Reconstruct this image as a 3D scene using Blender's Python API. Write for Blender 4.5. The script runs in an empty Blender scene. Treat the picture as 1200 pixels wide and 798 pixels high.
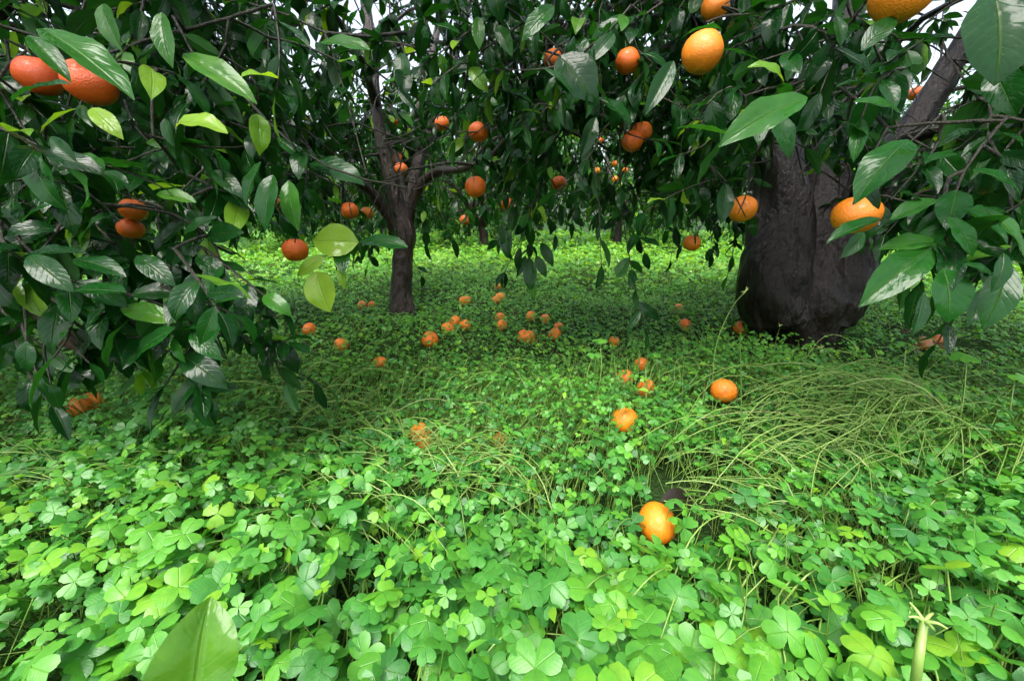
import bpy, math
import numpy as np
from mathutils import Matrix, Vector

# ------------------------------------------------------------------ camera, sky, sun, exposure
scene = bpy.context.scene
C = scene.collection
TILT = math.radians(17.2)
CAM = np.array((0.0, 0.0, 0.57))
FPX = 452.0                                  # focal length in pixels of a 1200 px wide picture
cam_data = bpy.data.cameras.new('camera')
cam_data.sensor_width = 36.0
cam_data.lens = 36.0 * FPX / 1200.0
cam_data.clip_start = 0.02
cam_data.clip_end = 900.0
cam = bpy.data.objects.new('camera', cam_data)
C.objects.link(cam)
cam.location = CAM
cam.rotation_euler = (math.radians(90) - TILT, 0, 0)
scene.camera = cam

SUN_EL, SUN_AZ = math.radians(62), math.radians(200)      # high, behind the viewer, veiled by cloud
world = bpy.data.worlds.new('World')
scene.world = world
world.use_nodes = True
wn, wl = world.node_tree.nodes, world.node_tree.links
wn.clear()
sky = wn.new('ShaderNodeTexSky')
sky.sky_type = 'NISHITA'
sky.sun_disc = False
sky.sun_elevation = SUN_EL
sky.sun_rotation = SUN_AZ
sky.air_density = 1.0
sky.dust_density = 4.0
hsv = wn.new('ShaderNodeHueSaturation')
hsv.inputs['Saturation'].default_value = 0.52            # cloud veil takes most of the blue out
bgd = wn.new('ShaderNodeBackground')
bgd.inputs['Strength'].default_value = 0.15
wout = wn.new('ShaderNodeOutputWorld')
wl.new(sky.outputs[0], hsv.inputs['Color'])
wl.new(hsv.outputs[0], bgd.inputs['Color'])
wl.new(bgd.outputs[0], wout.inputs['Surface'])

sun_data = bpy.data.lights.new('sun', 'SUN')
sun_data.energy = 1.5
sun_data.angle = math.radians(35)
sun_data.color = (1.0, 0.97, 0.92)
sun = bpy.data.objects.new('sun', sun_data)
C.objects.link(sun)
sd = Vector((math.sin(SUN_AZ) * math.cos(SUN_EL), math.cos(SUN_AZ) * math.cos(SUN_EL), math.sin(SUN_EL)))
sun.rotation_euler = sd.to_track_quat('Z', 'Y').to_euler()

scene.view_settings.view_transform = 'Standard'
scene.view_settings.look = 'None'
scene.view_settings.gamma = 1.0
scene.view_settings.use_curve_mapping = False
scene.view_settings.exposure = 1.65
scene.cycles.use_adaptive_sampling = True
scene.cycles.adaptive_threshold = 0.03
scene.cycles.max_bounces = 5
scene.cycles.diffuse_bounces = 3
scene.cycles.glossy_bounces = 2
scene.cycles.transmission_bounces = 3
scene.cycles.caustics_reflective = False
scene.cycles.caustics_refractive = False

rng = np.random.default_rng(11)

# ------------------------------------------------------------------ where a line of sight meets the place
FWD = np.array((0, math.cos(TILT), -math.sin(TILT)))
UPV = np.array((0, math.sin(TILT), math.cos(TILT)))
def ray(px, py):
    return FWD + (px - 600) / FPX * np.array((1.0, 0, 0)) + (399 - py) / FPX * UPV
def P(px, py, depth):
    return CAM + ray(px, py) * depth
def gz(x, y):
    x = np.asarray(x, float); y = np.asarray(y, float)
    fade = 1.0 / (1.0 + ((np.abs(x) + np.abs(y)) / 30.0) ** 4)
    return fade * (0.018 * np.sin(1.7 * x + 0.6) * np.cos(1.3 * y - 0.4) + 0.014 * np.sin(3.9 * x - 2.1 * y + 1.0)
                   + 0.010 * np.sin(2.6 * x + 5.3 * y) + 0.006 * np.sin(9.1 * x + 1.7 * y) * np.sin(7.3 * y))
def G(px, py, h=0.0):
    d = ray(px, py)
    t = (CAM[2] - h) / -d[2]
    for _ in range(6):
        p = CAM + d * t
        t = (CAM[2] - h - gz(p[0], p[1])) / -d[2]
    return CAM + d * t
def project(p):
    q = p - CAM
    dep = q @ FWD
    s = FPX / np.maximum(dep, 1e-3)
    return 600 + q[..., 0] * s, 399 - (q @ UPV) * s, dep

# ------------------------------------------------------------------ mesh helpers
def mk_mesh(name, V, faces, uv=None, attrs=None, smooth=True, mats=()):
    V = np.ascontiguousarray(V, np.float32)
    me = bpy.data.meshes.new(name)
    me.vertices.add(len(V))
    me.vertices.foreach_set('co', V.ravel())
    faces = [np.asarray(f, np.int32) for f in faces if len(f)]
    loops = np.concatenate([f.ravel() for f in faces])
    sizes = np.concatenate([np.full(len(f), f.shape[1], np.int32) for f in faces])
    starts = np.concatenate(([0], np.cumsum(sizes)[:-1])).astype(np.int32)
    me.loops.add(len(loops))
    me.loops.foreach_set('vertex_index', loops)
    me.polygons.add(len(sizes))
    me.polygons.foreach_set('loop_start', starts)
    if smooth:
        me.polygons.foreach_set('use_smooth', np.ones(len(sizes), bool))
    if uv is not None:
        l = me.uv_layers.new(name='UVMap')
        l.uv.foreach_set('vector', np.ascontiguousarray(np.asarray(uv, np.float32)[loops]).ravel())
    for k, a in (attrs or {}).items():
        at = me.attributes.new(k, 'FLOAT', 'POINT')
        at.data.foreach_set('value', np.ascontiguousarray(a, np.float32))
    me.update(calc_edges=True)
    me.validate()
    for m in mats:
        me.materials.append(m)
    return me

class MB:
    def __init__(self):
        self.V, self.F, self.U, self.T, self.n = [], {3: [], 4: []}, [], [], 0
    def add(self, V, faces, uv=None, tint=None):
        V = np.asarray(V, float).reshape(-1, 3)
        self.V.append(V)
        for f in faces:
            f = np.asarray(f, np.int64)
            if len(f):
                self.F[f.shape[1]].append(f + self.n)
        self.U.append(np.zeros((len(V), 2)) if uv is None else np.asarray(uv, float))
        self.T.append(np.zeros(len(V)) if tint is None else np.broadcast_to(np.asarray(tint, float), (len(V),)))
        self.n += len(V)
    def mesh(self, name, mat, smooth=True):
        fs = [np.concatenate(self.F[k]) for k in (3, 4) if self.F[k]]
        return mk_mesh(name, np.concatenate(self.V), fs, np.concatenate(self.U), {'tint': np.concatenate(self.T)}, smooth, (mat,))
    def obj(self, name, mat, parent=None, smooth=True):
        return link(name, self.mesh(name, mat, smooth), parent)

def link(name, data, parent=None):
    o = bpy.data.objects.new(name, data)
    C.objects.link(o)
    if parent is not None:
        o.parent = parent
    return o
def tag(o, label=None, cat=None, group=None, kind=None):
    if label: o['label'] = label
    if cat: o['category'] = cat
    if group: o['group'] = group
    if kind: o['kind'] = kind
    return o
def thing(name, label, cat, loc=(0, 0, 0), group=None):
    o = link(name, None)
    o.empty_display_size = 0.1
    o.location = loc
    return tag(o, label, cat, group)

def norm(a):
    return a / np.maximum(np.linalg.norm(a, axis=-1, keepdims=True), 1e-9)

def tubes(mb, PTS, RAD, sides=4, tint=None):
    """many tubes at once: PTS (N,K,3), RAD (N,K)"""
    PTS = np.asarray(PTS, float); RAD = np.asarray(RAD, float)
    N, K, _ = PTS.shape
    T = np.empty_like(PTS)
    T[:, 1:-1] = PTS[:, 2:] - PTS[:, :-2]
    T[:, 0] = PTS[:, 1] - PTS[:, 0]
    T[:, -1] = PTS[:, -1] - PTS[:, -2]
    T = norm(T)
    chord = norm(PTS[:, -1] - PTS[:, 0])
    ref = np.where(np.abs(chord[:, 2:3]) > 0.8, np.array([[1.0, 0.13, 0]]), np.array([[0, 0.1, 1.0]]))
    A = norm(np.cross(T, ref[:, None, :]))
    B = np.cross(T, A)
    th = np.arange(sides) * 2 * math.pi / sides
    ring = A[:, :, None, :] * np.cos(th)[None, None, :, None] + B[:, :, None, :] * np.sin(th)[None, None, :, None]
    V = PTS[:, :, None, :] + ring * RAD[:, :, None, None]
    i = np.arange(N)[:, None, None] * (K * sides)
    k = np.arange(K - 1)[None, :, None] * sides
    s = np.arange(sides)[None, None, :]
    s2 = (s + 1) % sides
    F = np.stack([i + k + s, i + k + s2, i + k + sides + s2, i + k + sides + s], -1).reshape(-1, 4)
    uv = np.stack(np.broadcast_arrays((np.arange(K) / (K - 1))[None, :, None] + 0 * i, (np.arange(sides) / sides)[None, None, :] + 0 * i[:, :, :] ), -1) if False else None
    t = None if tint is None else np.repeat(np.broadcast_to(np.asarray(tint, float), (N,)), K * sides)
    mb.add(V, [F], None, t)

def spline(pts, n):
    """Catmull-Rom through control points (m,d) -> (n,d)"""
    p = np.asarray(pts, float)
    p = np.vstack([2 * p[0] - p[1], p, 2 * p[-1] - p[-2]])
    m = len(p) - 3
    u = np.linspace(0, m - 1e-6, n)
    i = u.astype(int); f = (u - i)[:, None]
    a, b, c, d = p[i], p[i + 1], p[i + 2], p[i + 3]
    return 0.5 * ((2 * b) + (-a + c) * f + (2 * a - 5 * b + 4 * c - d) * f ** 2 + (-a + 3 * b - 3 * c + d) * f ** 3)

def bark_tube(pts_r, n, sides, seed, rough=0.06, flute=0.0, nf=5):
    """one knotted, ridged limb; pts_r rows are x, y, z, radius"""
    r_ = np.random.default_rng(seed)
    S = spline(pts_r, n)
    PT, R = S[:, :3], S[:, 3]
    T = norm(np.gradient(PT, axis=0))
    ref = np.array((1.0, 0.2, 0)) if abs(T[:, 2].mean()) > 0.6 else np.array((0.0, 0.1, 1.0))
    A = norm(np.cross(T, ref)); B = np.cross(T, A)
    th = np.arange(sides) * 2 * math.pi / sides
    L = np.concatenate(([0], np.cumsum(np.linalg.norm(np.diff(PT, axis=0), axis=1))))
    mod = np.ones((n, sides))
    for q in range(7):
        kf = r_.integers(1, 9); lf = r_.uniform(2, 22)
        mod += rough * r_.uniform(0.3, 1.0) / (1 + 0.25 * kf) * np.sin(kf * th[None] + lf * L[:, None] * (1 if q % 2 else 0.4) + r_.uniform(0, 6.28))
    if flute:
        tw = 0.5 * np.sin(3 * L + seed)
        mod += flute * np.abs(np.sin(nf * 0.5 * (th[None] + tw[:, None]))) - flute * 0.6
    V = PT[:, None] + (A[:, None] * np.cos(th)[None, :, None] + B[:, None] * np.sin(th)[None, :, None]) * (R[:, None] * mod)[..., None]
    k = np.arange(n - 1)[:, None] * sides; s = np.arange(sides)[None]; s2 = (s + 1) % sides
    F = np.stack([k + s, k + s2, k + sides + s2, k + sides + s], -1).reshape(-1, 4)
    V = np.vstack([V.reshape(-1, 3), PT[-1:]])
    cap = np.stack([(n - 1) * sides + s[0], (n - 1) * sides + s2[0], np.full(sides, n * sides)], -1)
    uv = np.vstack([np.stack([np.repeat(L, sides), np.tile(th / 6.283, n)], -1), [[L[-1], 0]]])
    return V, [F, cap], uv

# ------------------------------------------------------------------ materials
def new_mat(name):
    m = bpy.data.materials.new(name)
    m.use_nodes = True
    nt = m.node_tree
    nt.nodes.clear()
    out = nt.nodes.new('ShaderNodeOutputMaterial')
    return m, nt.nodes, nt.links, out
def ramp(nodes, stops):
    r = nodes.new('ShaderNodeValToRGB')
    e = r.color_ramp.elements
    while len(e) > 1: e.remove(e[-1])
    e[0].position, e[0].color = stops[0][0], (*stops[0][1], 1)
    for p, c in stops[1:]:
        x = e.new(p); x.color = (*c, 1)
    return r
def math_n(nodes, links, op, a, b=None, c=None, clamp=False):
    n = nodes.new('ShaderNodeMath'); n.operation = op; n.use_clamp = clamp
    for i, v in enumerate((a, b, c)):
        if v is None: continue
        if isinstance(v, (int, float)): n.inputs[i].default_value = v
        else: links.new(v, n.inputs[i])
    return n.outputs[0]
def mixrgb(nodes, links, fac, a, b, mode='MIX'):
    n = nodes.new('ShaderNodeMix'); n.data_type = 'RGBA'; n.blend_type = mode
    for sock, v in ((n.inputs['Factor'], fac), (n.inputs['A'], a), (n.inputs['B'], b)):
        if isinstance(v, (int, float)): sock.default_value = v
        elif isinstance(v, tuple): sock.default_value = (*v, 1)
        else: links.new(v, sock)
    return n.outputs['Result']
def noise(nodes, links, scale, detail=3, vec=None, rough=0.55):
    n = nodes.new('ShaderNodeTexNoise')
    n.inputs['Scale'].default_value = scale; n.inputs['Detail'].default_value = detail; n.inputs['Roughness'].default_value = rough
    if vec is not None: links.new(vec, n.inputs['Vector'])
    return n.outputs['Fac']

def leaf_material(name, stops, single, rough=0.3, coat=0.5, trans=0.25, veins=9.0, vein_depth=0.25, drops=True, tgain=2.2, under=1.5, cheap=False, spec=0.5, bs=38.0, ba=0.22, bdist=0.002, sideveins=0.14):
    m, N, L, out = new_mat(name)
    if single:
        oi = N.new('ShaderNodeObjectInfo')
        sp = N.new('ShaderNodeSeparateColor'); L.new(oi.outputs['Color'], sp.inputs[0])
        tint = sp.outputs[0]
    else:
        at = N.new('ShaderNodeAttribute'); at.attribute_name = 'tint'
        tint = at.outputs['Fac']
    geo = N.new('ShaderNodeNewGeometry')
    uvn = N.new('ShaderNodeUVMap'); uvn.uv_map = 'UVMap'
    sx = N.new('ShaderNodeSeparateXYZ'); L.new(uvn.outputs[0], sx.inputs[0])
    u, v = sx.outputs[0], sx.outputs[1]
    blot = noise(N, L, bs, 1 if cheap else 3, geo.outputs['Position'])
    t2 = math_n(N, L, 'ADD', tint, math_n(N, L, 'MULTIPLY', math_n(N, L, 'SUBTRACT', blot, 0.5), ba), None, True)
    base = ramp(N, stops); L.new(t2, base.inputs[0])
    av = math_n(N, L, 'ABSOLUTE', math_n(N, L, 'SUBTRACT', v, 0.5))
    # midrib and side veins, both in relief and slightly paler
    mid = math_n(N, L, 'SUBTRACT', 1.0, math_n(N, L, 'DIVIDE', av, 0.035), None, True)
    ph = math_n(N, L, 'MULTIPLY', math_n(N, L, 'MULTIPLY_ADD', blot, 0.10, math_n(N, L, 'SUBTRACT', u, math_n(N, L, 'MULTIPLY', av, 0.55))), veins * 6.2832)
    sv = math_n(N, L, 'POWER', math_n(N, L, 'MULTIPLY_ADD', math_n(N, L, 'SINE', ph), 0.5, 0.5), 6.0)
    vein = math_n(N, L, 'MAXIMUM', mid, math_n(N, L, 'MULTIPLY', sv, sideveins))
    pale = mixrgb(N, L, 0.35, base.outputs[0], (0.20, 0.30, 0.06))
    col = mixrgb(N, L, math_n(N, L, 'MULTIPLY', vein, 0.55), base.outputs[0], pale)
    # paler, duller underside
    und = mixrgb(N, L, 0.18, mixrgb(N, L, 1.0, base.outputs[0], (under, under, under), 'MULTIPLY'), (0.08, 0.17, 0.04))
    col = mixrgb(N, L, geo.outputs['Backfacing'], col, und)
    hgt = math_n(N, L, 'MULTIPLY', vein, -1.0)
    if not cheap:
        blister = noise(N, L, 95.0, 1, geo.outputs['Position'])
        hgt = math_n(N, L, 'MULTIPLY_ADD', blister, 0.4, hgt)
    bmp = N.new('ShaderNodeBump'); bmp.inputs['Strength'].default_value = vein_depth; bmp.inputs['Distance'].default_value = 0.002
    L.new(hgt, bmp.inputs['Height'])
    bmp.inputs['Distance'].default_value = bdist
    nrm = bmp.outputs[0]
    b = N.new('ShaderNodeBsdfPrincipled')
    b.inputs['Specular IOR Level'].default_value = spec
    L.new(col, b.inputs['Base Color'])
    rr = math_n(N, L, 'MULTIPLY_ADD', blot, 0.24, rough - 0.12)
    rr = math_n(N, L, 'MULTIPLY_ADD', geo.outputs['Backfacing'], 0.3, rr, True)
    L.new(rr, b.inputs['Roughness'])
    b.inputs['Coat Weight'].default_value = coat
    b.inputs['Coat Roughness'].default_value = 0.04
    if drops and not cheap:
        vo = N.new('ShaderNodeTexVoronoi'); vo.inputs['Scale'].default_value = 210.0
        L.new(geo.outputs['Position'], vo.inputs['Vector'])
        dr = math_n(N, L, 'MULTIPLY', math_n(N, L, 'SUBTRACT', 0.32, vo.outputs['Distance'], None, True), 3.0)
        keep = math_n(N, L, 'GREATER_THAN', noise(N, L, 60.0, 1, geo.outputs['Position']), 0.52)
        b2 = N.new('ShaderNodeBump'); b2.inputs['Strength'].default_value = 0.5; b2.inputs['Distance'].default_value = 0.0015
        L.new(math_n(N, L, 'MULTIPLY', dr, keep), b2.inputs['Height']); L.new(nrm, b2.inputs['Normal'])
        L.new(b2.outputs[0], b.inputs['Coat Normal'])
    if not cheap:
        L.new(nrm, b.inputs['Normal'])
    tr = N.new('ShaderNodeBsdfTranslucent')
    tc = mixrgb(N, L, 1.0, base.outputs[0], (tgain * 1.15, tgain, tgain * 0.35), 'MULTIPLY')
    L.new(tc, tr.inputs['Color'])
    mx = N.new('ShaderNodeMixShader'); mx.inputs[0].default_value = trans
    L.new(b.outputs[0], mx.inputs[1]); L.new(tr.outputs[0], mx.inputs[2])
    L.new(mx.outputs[0], out.inputs['Surface'])
    return m

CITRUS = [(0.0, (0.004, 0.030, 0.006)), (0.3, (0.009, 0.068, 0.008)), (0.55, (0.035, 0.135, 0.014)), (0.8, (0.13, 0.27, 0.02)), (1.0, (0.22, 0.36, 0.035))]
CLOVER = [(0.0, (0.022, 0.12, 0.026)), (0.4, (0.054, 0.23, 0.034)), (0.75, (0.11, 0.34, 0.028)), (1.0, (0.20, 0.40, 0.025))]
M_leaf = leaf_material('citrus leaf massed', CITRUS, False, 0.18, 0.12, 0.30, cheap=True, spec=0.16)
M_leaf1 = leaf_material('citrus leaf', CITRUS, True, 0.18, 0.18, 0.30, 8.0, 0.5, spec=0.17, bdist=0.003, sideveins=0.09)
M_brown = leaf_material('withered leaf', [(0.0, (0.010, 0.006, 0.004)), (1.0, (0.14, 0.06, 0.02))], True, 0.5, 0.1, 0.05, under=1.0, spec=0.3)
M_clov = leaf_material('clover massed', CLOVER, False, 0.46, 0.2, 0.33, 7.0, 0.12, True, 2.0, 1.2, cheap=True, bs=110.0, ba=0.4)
M_clov_n = leaf_material('clover massed near', CLOVER, False, 0.42, 0.12, 0.33, 7.0, 0.35, True, 2.0, 1.2, bs=110.0, ba=0.45)
M_clov1 = leaf_material('clover leaflet', CLOVER, True, 0.42, 0.12, 0.33, 7.0, 0.45, True, 2.0, 1.2, bs=110.0, ba=0.45)
M_grass = leaf_material('stalk massed', [(0.0, (0.05, 0.14, 0.02)), (0.45, (0.13, 0.25, 0.035)), (0.8, (0.28, 0.42, 0.10)), (1.0, (0.44, 0.44, 0.20))], False, 0.4, 0.15, 0.2, 3.0, 0.05, False, 1.3, 1.1)
M_stalk = leaf_material('stalk', [(0.0, (0.05, 0.14, 0.02)), (0.45, (0.13, 0.25, 0.035)), (0.8, (0.28, 0.42, 0.10)), (1.0, (0.44, 0.44, 0.20))], True, 0.4, 0.15, 0.15, 3.0, 0.05, False, 1.3, 1.1)

def bark_material(name, dark, light, scale, moss=0.0, spec=0.4):
    m, N, L, out = new_mat(name)
    tc = N.new('ShaderNodeTexCoord')
    mp = N.new('ShaderNodeMapping'); mp.inputs['Scale'].default_value = (1, 1, 0.22)
    L.new(tc.outputs['Object'], mp.inputs['Vector'])
    n1 = noise(N, L, scale, 6, mp.outputs[0], 0.65)
    n2 = noise(N, L, scale * 5, 4, mp.outputs[0], 0.6)
    n3 = noise(N, L, 4.0, 3, tc.outputs['Object'])
    r = ramp(N, [(0.3, dark), (0.62, tuple((d + l) / 2 for d, l in zip(dark, light))), (0.8, light)])
    L.new(math_n(N, L, 'MULTIPLY_ADD', n2, 0.35, math_n(N, L, 'MULTIPLY', n1, 0.7)), r.inputs[0])
    col = r.outputs[0]
    if moss:
        col = mixrgb(N, L, math_n(N, L, 'MULTIPLY', math_n(N, L, 'GREATER_THAN', n3, 0.6), moss), col, (0.05, 0.07, 0.03))
    b = N.new('ShaderNodeBsdfPrincipled')
    L.new(col, b.inputs['Base Color'])
    L.new(math_n(N, L, 'MULTIPLY_ADD', n3, 0.5, 0.12), b.inputs['Roughness'])
    b.inputs['Specular IOR Level'].default_value = spec
    vo = N.new('ShaderNodeTexVoronoi'); vo.feature = 'DISTANCE_TO_EDGE'; vo.inputs['Scale'].default_value = scale * 0.6
    dv = N.new('ShaderNodeVectorMath'); dv.operation = 'ADD'
    nv = N.new('ShaderNodeTexNoise'); nv.inputs['Scale'].default_value = 9.0; nv.inputs['Detail'].default_value = 3
    L.new(tc.outputs['Object'], nv.inputs['Vector'])
    sc_ = N.new('ShaderNodeVectorMath'); sc_.operation = 'SCALE'; sc_.inputs['Scale'].default_value = 0.12
    L.new(nv.outputs['Color'], sc_.inputs[0]); L.new(mp.outputs[0], dv.inputs[0]); L.new(sc_.outputs[0], dv.inputs[1]); L.new(dv.outputs[0], vo.inputs['Vector'])
    crack = math_n(N, L, 'MINIMUM', math_n(N, L, 'MULTIPLY', vo.outputs['Distance'], 5.0), 1.0)
    bm = N.new('ShaderNodeBump'); bm.inputs['Strength'].default_value = 1.0; bm.inputs['Distance'].default_value = 0.012
    L.new(math_n(N, L, 'MULTIPLY_ADD', crack, 0.16, math_n(N, L, 'MULTIPLY_ADD', n2, 0.4, n1)), bm.inputs['Height'])
    L.new(bm.outputs[0], b.inputs['Normal'])
    L.new(b.outputs[0], out.inputs['Surface'])
    return m
M_bark = bark_material('young wet bark', (0.007, 0.0045, 0.0035), (0.055, 0.036, 0.024), 40, 0.15, 0.35)
M_bark_old = bark_material('old wet bark', (0.003, 0.002, 0.0015), (0.017, 0.0105, 0.0065), 34, 0.0, 0.35)
M_twig = bark_material('twig bark', (0.012, 0.012, 0.008), (0.06, 0.055, 0.036), 60)

def orange_material(name, a, b_):
    m, N, L, out = new_mat(name)
    tc = N.new('ShaderNodeTexCoord'); oi = N.new('ShaderNodeObjectInfo')
    n1 = noise(N, L, 2.2, 2, tc.outputs['Object'])
    n2 = noise(N, L, 14.0, 3, tc.outputs['Object'])
    f = math_n(N, L, 'MULTIPLY_ADD', n1, 0.6, math_n(N, L, 'MULTIPLY', oi.outputs['Random'], 0.5), True)
    col = mixrgb(N, L, f, a, b_)
    col = mixrgb(N, L, math_n(N, L, 'MULTIPLY', math_n(N, L, 'GREATER_THAN', n2, 0.68), 0.35), col, (0.35, 0.12, 0.02))
    vo = N.new('ShaderNodeTexVoronoi'); vo.inputs['Scale'].default_value = 26.0
    L.new(tc.outputs['Object'], vo.inputs['Vector'])
    bm = N.new('ShaderNodeBump'); bm.inputs['Strength'].default_value = 0.3; bm.inputs['Distance'].default_value = 0.05
    L.new(math_n(N, L, 'ADD', vo.outputs['Distance'], n2), bm.inputs['Height'])
    b = N.new('ShaderNodeBsdfPrincipled')
    L.new(col, b.inputs['Base Color'])
    b.inputs['Roughness'].default_value = 0.38
    b.inputs['Subsurface Weight'].default_value = 0.12
    b.inputs['Subsurface Radius'].default_value = (1.0, 0.35, 0.1)
    b.inputs['Subsurface Scale'].default_value = 0.01
    b.inputs['Coat Weight'].default_value = 0.25
    b.inputs['Coat Roughness'].default_value = 0.12
    L.new(bm.outputs[0], b.inputs['Normal'])
    L.new(b.outputs[0], out.inputs['Surface'])
    return m
M_orange = orange_material('orange peel', (0.84, 0.20, 0.008), (0.76, 0.11, 0.006))
M_orange_f = orange_material('fallen orange peel', (0.88, 0.27, 0.012), (0.84, 0.17, 0.008))
M_orange_r = orange_material('red orange peel', (0.72, 0.11, 0.006), (0.62, 0.07, 0.005))
M_orange_y = orange_material('yellow orange peel', (0.85, 0.27, 0.008), (0.80, 0.20, 0.008))
M_rot = orange_material('rotten orange peel', (0.28, 0.10, 0.03), (0.55, 0.16, 0.02))
def plain(name, col, rough=0.6):
    m, N, L, out = new_mat(name)
    b = N.new('ShaderNodeBsdfPrincipled')
    tc = N.new('ShaderNodeTexCoord')
    n1 = noise(N, L, 30, 4, tc.outputs['Object'])
    c = mixrgb(N, L, n1, tuple(x * 0.6 for x in col), tuple(min(1, x * 1.4) for x in col))
    L.new(c, b.inputs['Base Color']); b.inputs['Roughness'].default_value = rough
    L.new(b.outputs[0], out.inputs['Surface'])
    return m
M_calyx = plain('calyx green', (0.06, 0.12, 0.03))

def soil_material():
    m, N, L, out = new_mat('soil with moss and litter')
    geo = N.new('ShaderNodeNewGeometry')
    n1 = noise(N, L, 2.2, 5, geo.outputs['Position']); n2 = noise(N, L, 26, 5, geo.outputs['Position']); n3 = noise(N, L, 140, 3, geo.outputs['Position'])
    soil = ramp(N, [(0.3, (0.007, 0.005, 0.004)), (0.7, (0.03, 0.021, 0.014))]); L.new(n2, soil.inputs[0])
    green = ramp(N, [(0.3, (0.012, 0.03, 0.008)), (0.7, (0.04, 0.10, 0.02))]); L.new(n3, green.inputs[0])
    f = ramp(N, [(0.36, (0, 0, 0)), (0.56, (1, 1, 1))]); L.new(math_n(N, L, 'MULTIPLY_ADD', n2, 0.4, math_n(N, L, 'MULTIPLY', n1, 0.7)), f.inputs[0])
    col = mixrgb(N, L, f.outputs[0], soil.outputs[0], green.outputs[0])
    b = N.new('ShaderNodeBsdfPrincipled'); L.new(col, b.inputs['Base Color']); b.inputs['Roughness'].default_value = 0.9; b.inputs['Specular IOR Level'].default_value = 0.08
    bm = N.new('ShaderNodeBump'); bm.inputs['Strength'].default_value = 0.8; bm.inputs['Distance'].default_value = 0.02
    L.new(math_n(N, L, 'ADD', n2, n3), bm.inputs['Height']); L.new(bm.outputs[0], b.inputs['Normal'])
    L.new(b.outputs[0], out.inputs['Surface'])
    return m

# ------------------------------------------------------------------ the ground
ax = np.concatenate([-np.geomspace(300, 8.2, 14), np.arange(-8, 8.01, 0.16), np.geomspace(8.2, 300, 14)])
ay = np.concatenate([-np.geomspace(60, 2.2, 8), np.arange(-2, 12.01, 0.16), np.geomspace(12.2, 400, 14)])
XX, YY = np.meshgrid(ax, ay)
nx, ny = len(ax), len(ay)
ii = (np.arange(ny - 1)[:, None] * nx + np.arange(nx - 1)[None]).reshape(-1)
me = mk_mesh('ground', np.stack([XX, YY, gz(XX, YY)], -1).reshape(-1, 3), [np.stack([ii, ii + 1, ii + nx + 1, ii + nx], -1)], mats=(soil_material(),))
tag(link('ground', me), 'dark damp soil with moss under the orange trees', 'ground', kind='structure')

# ------------------------------------------------------------------ citrus leaf shapes (unit length along +x, face up +z)
def leaf_template(nu, nv, width, fold, bend, wave, phase, tipcurl=0.0, twist=0.0):
    u = np.linspace(0, 1, nu + 1)
    v = np.linspace(-1, 1, 2 * nv + 1)
    w = 0.5 * width * np.clip(np.sin(math.pi * np.clip(u * 0.985 + 0.008, 0, 1) ** 0.88), 0, 1) ** 0.8
    w = w * (1 - 0.25 * np.clip((u - 0.78) / 0.22, 0, 1))
    w[0] = 0.014; w[-1] = 0.006
    ang = -bend * u - tipcurl * np.clip(u - 0.6, 0, 1) ** 2 * 3
    du = 1.0 / nu
    cx = np.concatenate(([0], np.cumsum(np.cos((ang[1:] + ang[:-1]) / 2) * du)))
    cz = np.concatenate(([0], np.cumsum(np.sin((ang[1:] + ang[:-1]) / 2) * du)))
    U, Vv = np.meshgrid(u, v, indexing='ij')
    Wd = w[:, None] * np.abs(Vv)
    hz = Wd * math.tan(fold) * (1 - 0.35 * np.abs(Vv)) + wave * np.sin(2 * math.pi * 2.3 * U + phase + np.sign(Vv) * 0.8) * np.abs(Vv) ** 1.5 * (w[:, None] / (0.5 * width))
    tw = twist * U
    y = w[:, None] * Vv * math.cos(fold * 0.7)
    y2 = y * np.cos(tw) - hz * np.sin(tw); h2 = y * np.sin(tw) + hz * np.cos(tw)
    X = cx[:, None] - np.sin(ang)[:, None] * h2
    Z = cz[:, None] + np.cos(ang)[:, None] * h2
    V = np.stack([X, y2, Z], -1).reshape(-1, 3)
    m = 2 * nv + 1
    a = (np.arange(nu)[:, None] * m + np.arange(m - 1)[None]).reshape(-1)
    F = np.stack([a, a + m, a + m + 1, a + 1], -1)
    UV = np.stack([U, Vv * 0.5 + 0.5], -1).reshape(-1, 2)
    return V, F, UV
LEAF_SPECS = [(0.41, 0.28, 0.55, 0.018, 0.0, 0.2, 0.2), (0.37, 0.45, 0.35, 0.024, 1.3, 0.4, -0.35), (0.44, 0.22, 0.85, 0.022, 2.2, 0.2, 0.3),
              (0.34, 0.55, 0.20, 0.014, 0.7, 0.6, 0.1), (0.45, 0.35, 1.10, 0.028, 3.1, 0.4, -0.25), (0.40, 0.18, 0.15, 0.02, 4.0, 0.8, 0.4), (0.74, 0.28, 0.45, 0.02, 0.6, 0.3, 0.1)]
def tmpl(nu, nv):
    return [leaf_template(nu, nv, w, f, b, wv, p, tc, tw) for w, f, b, wv, p, tc, tw in LEAF_SPECS]
LEAF_HI, LEAF_MID, LEAF_LO = tmpl(9, 3), tmpl(5, 1), tmpl(3, 1)
LEAF_MESH = [mk_mesh('leaf', V, [F], UV, None, True, (M_leaf1,)) for V, F, UV in LEAF_HI]

def frames(X, Zhint):
    X = norm(X); Y = norm(np.cross(Zhint, X)); Z = np.cross(X, Y)
    return np.stack([X, Y, Z], -1)            # columns are the axes

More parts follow.
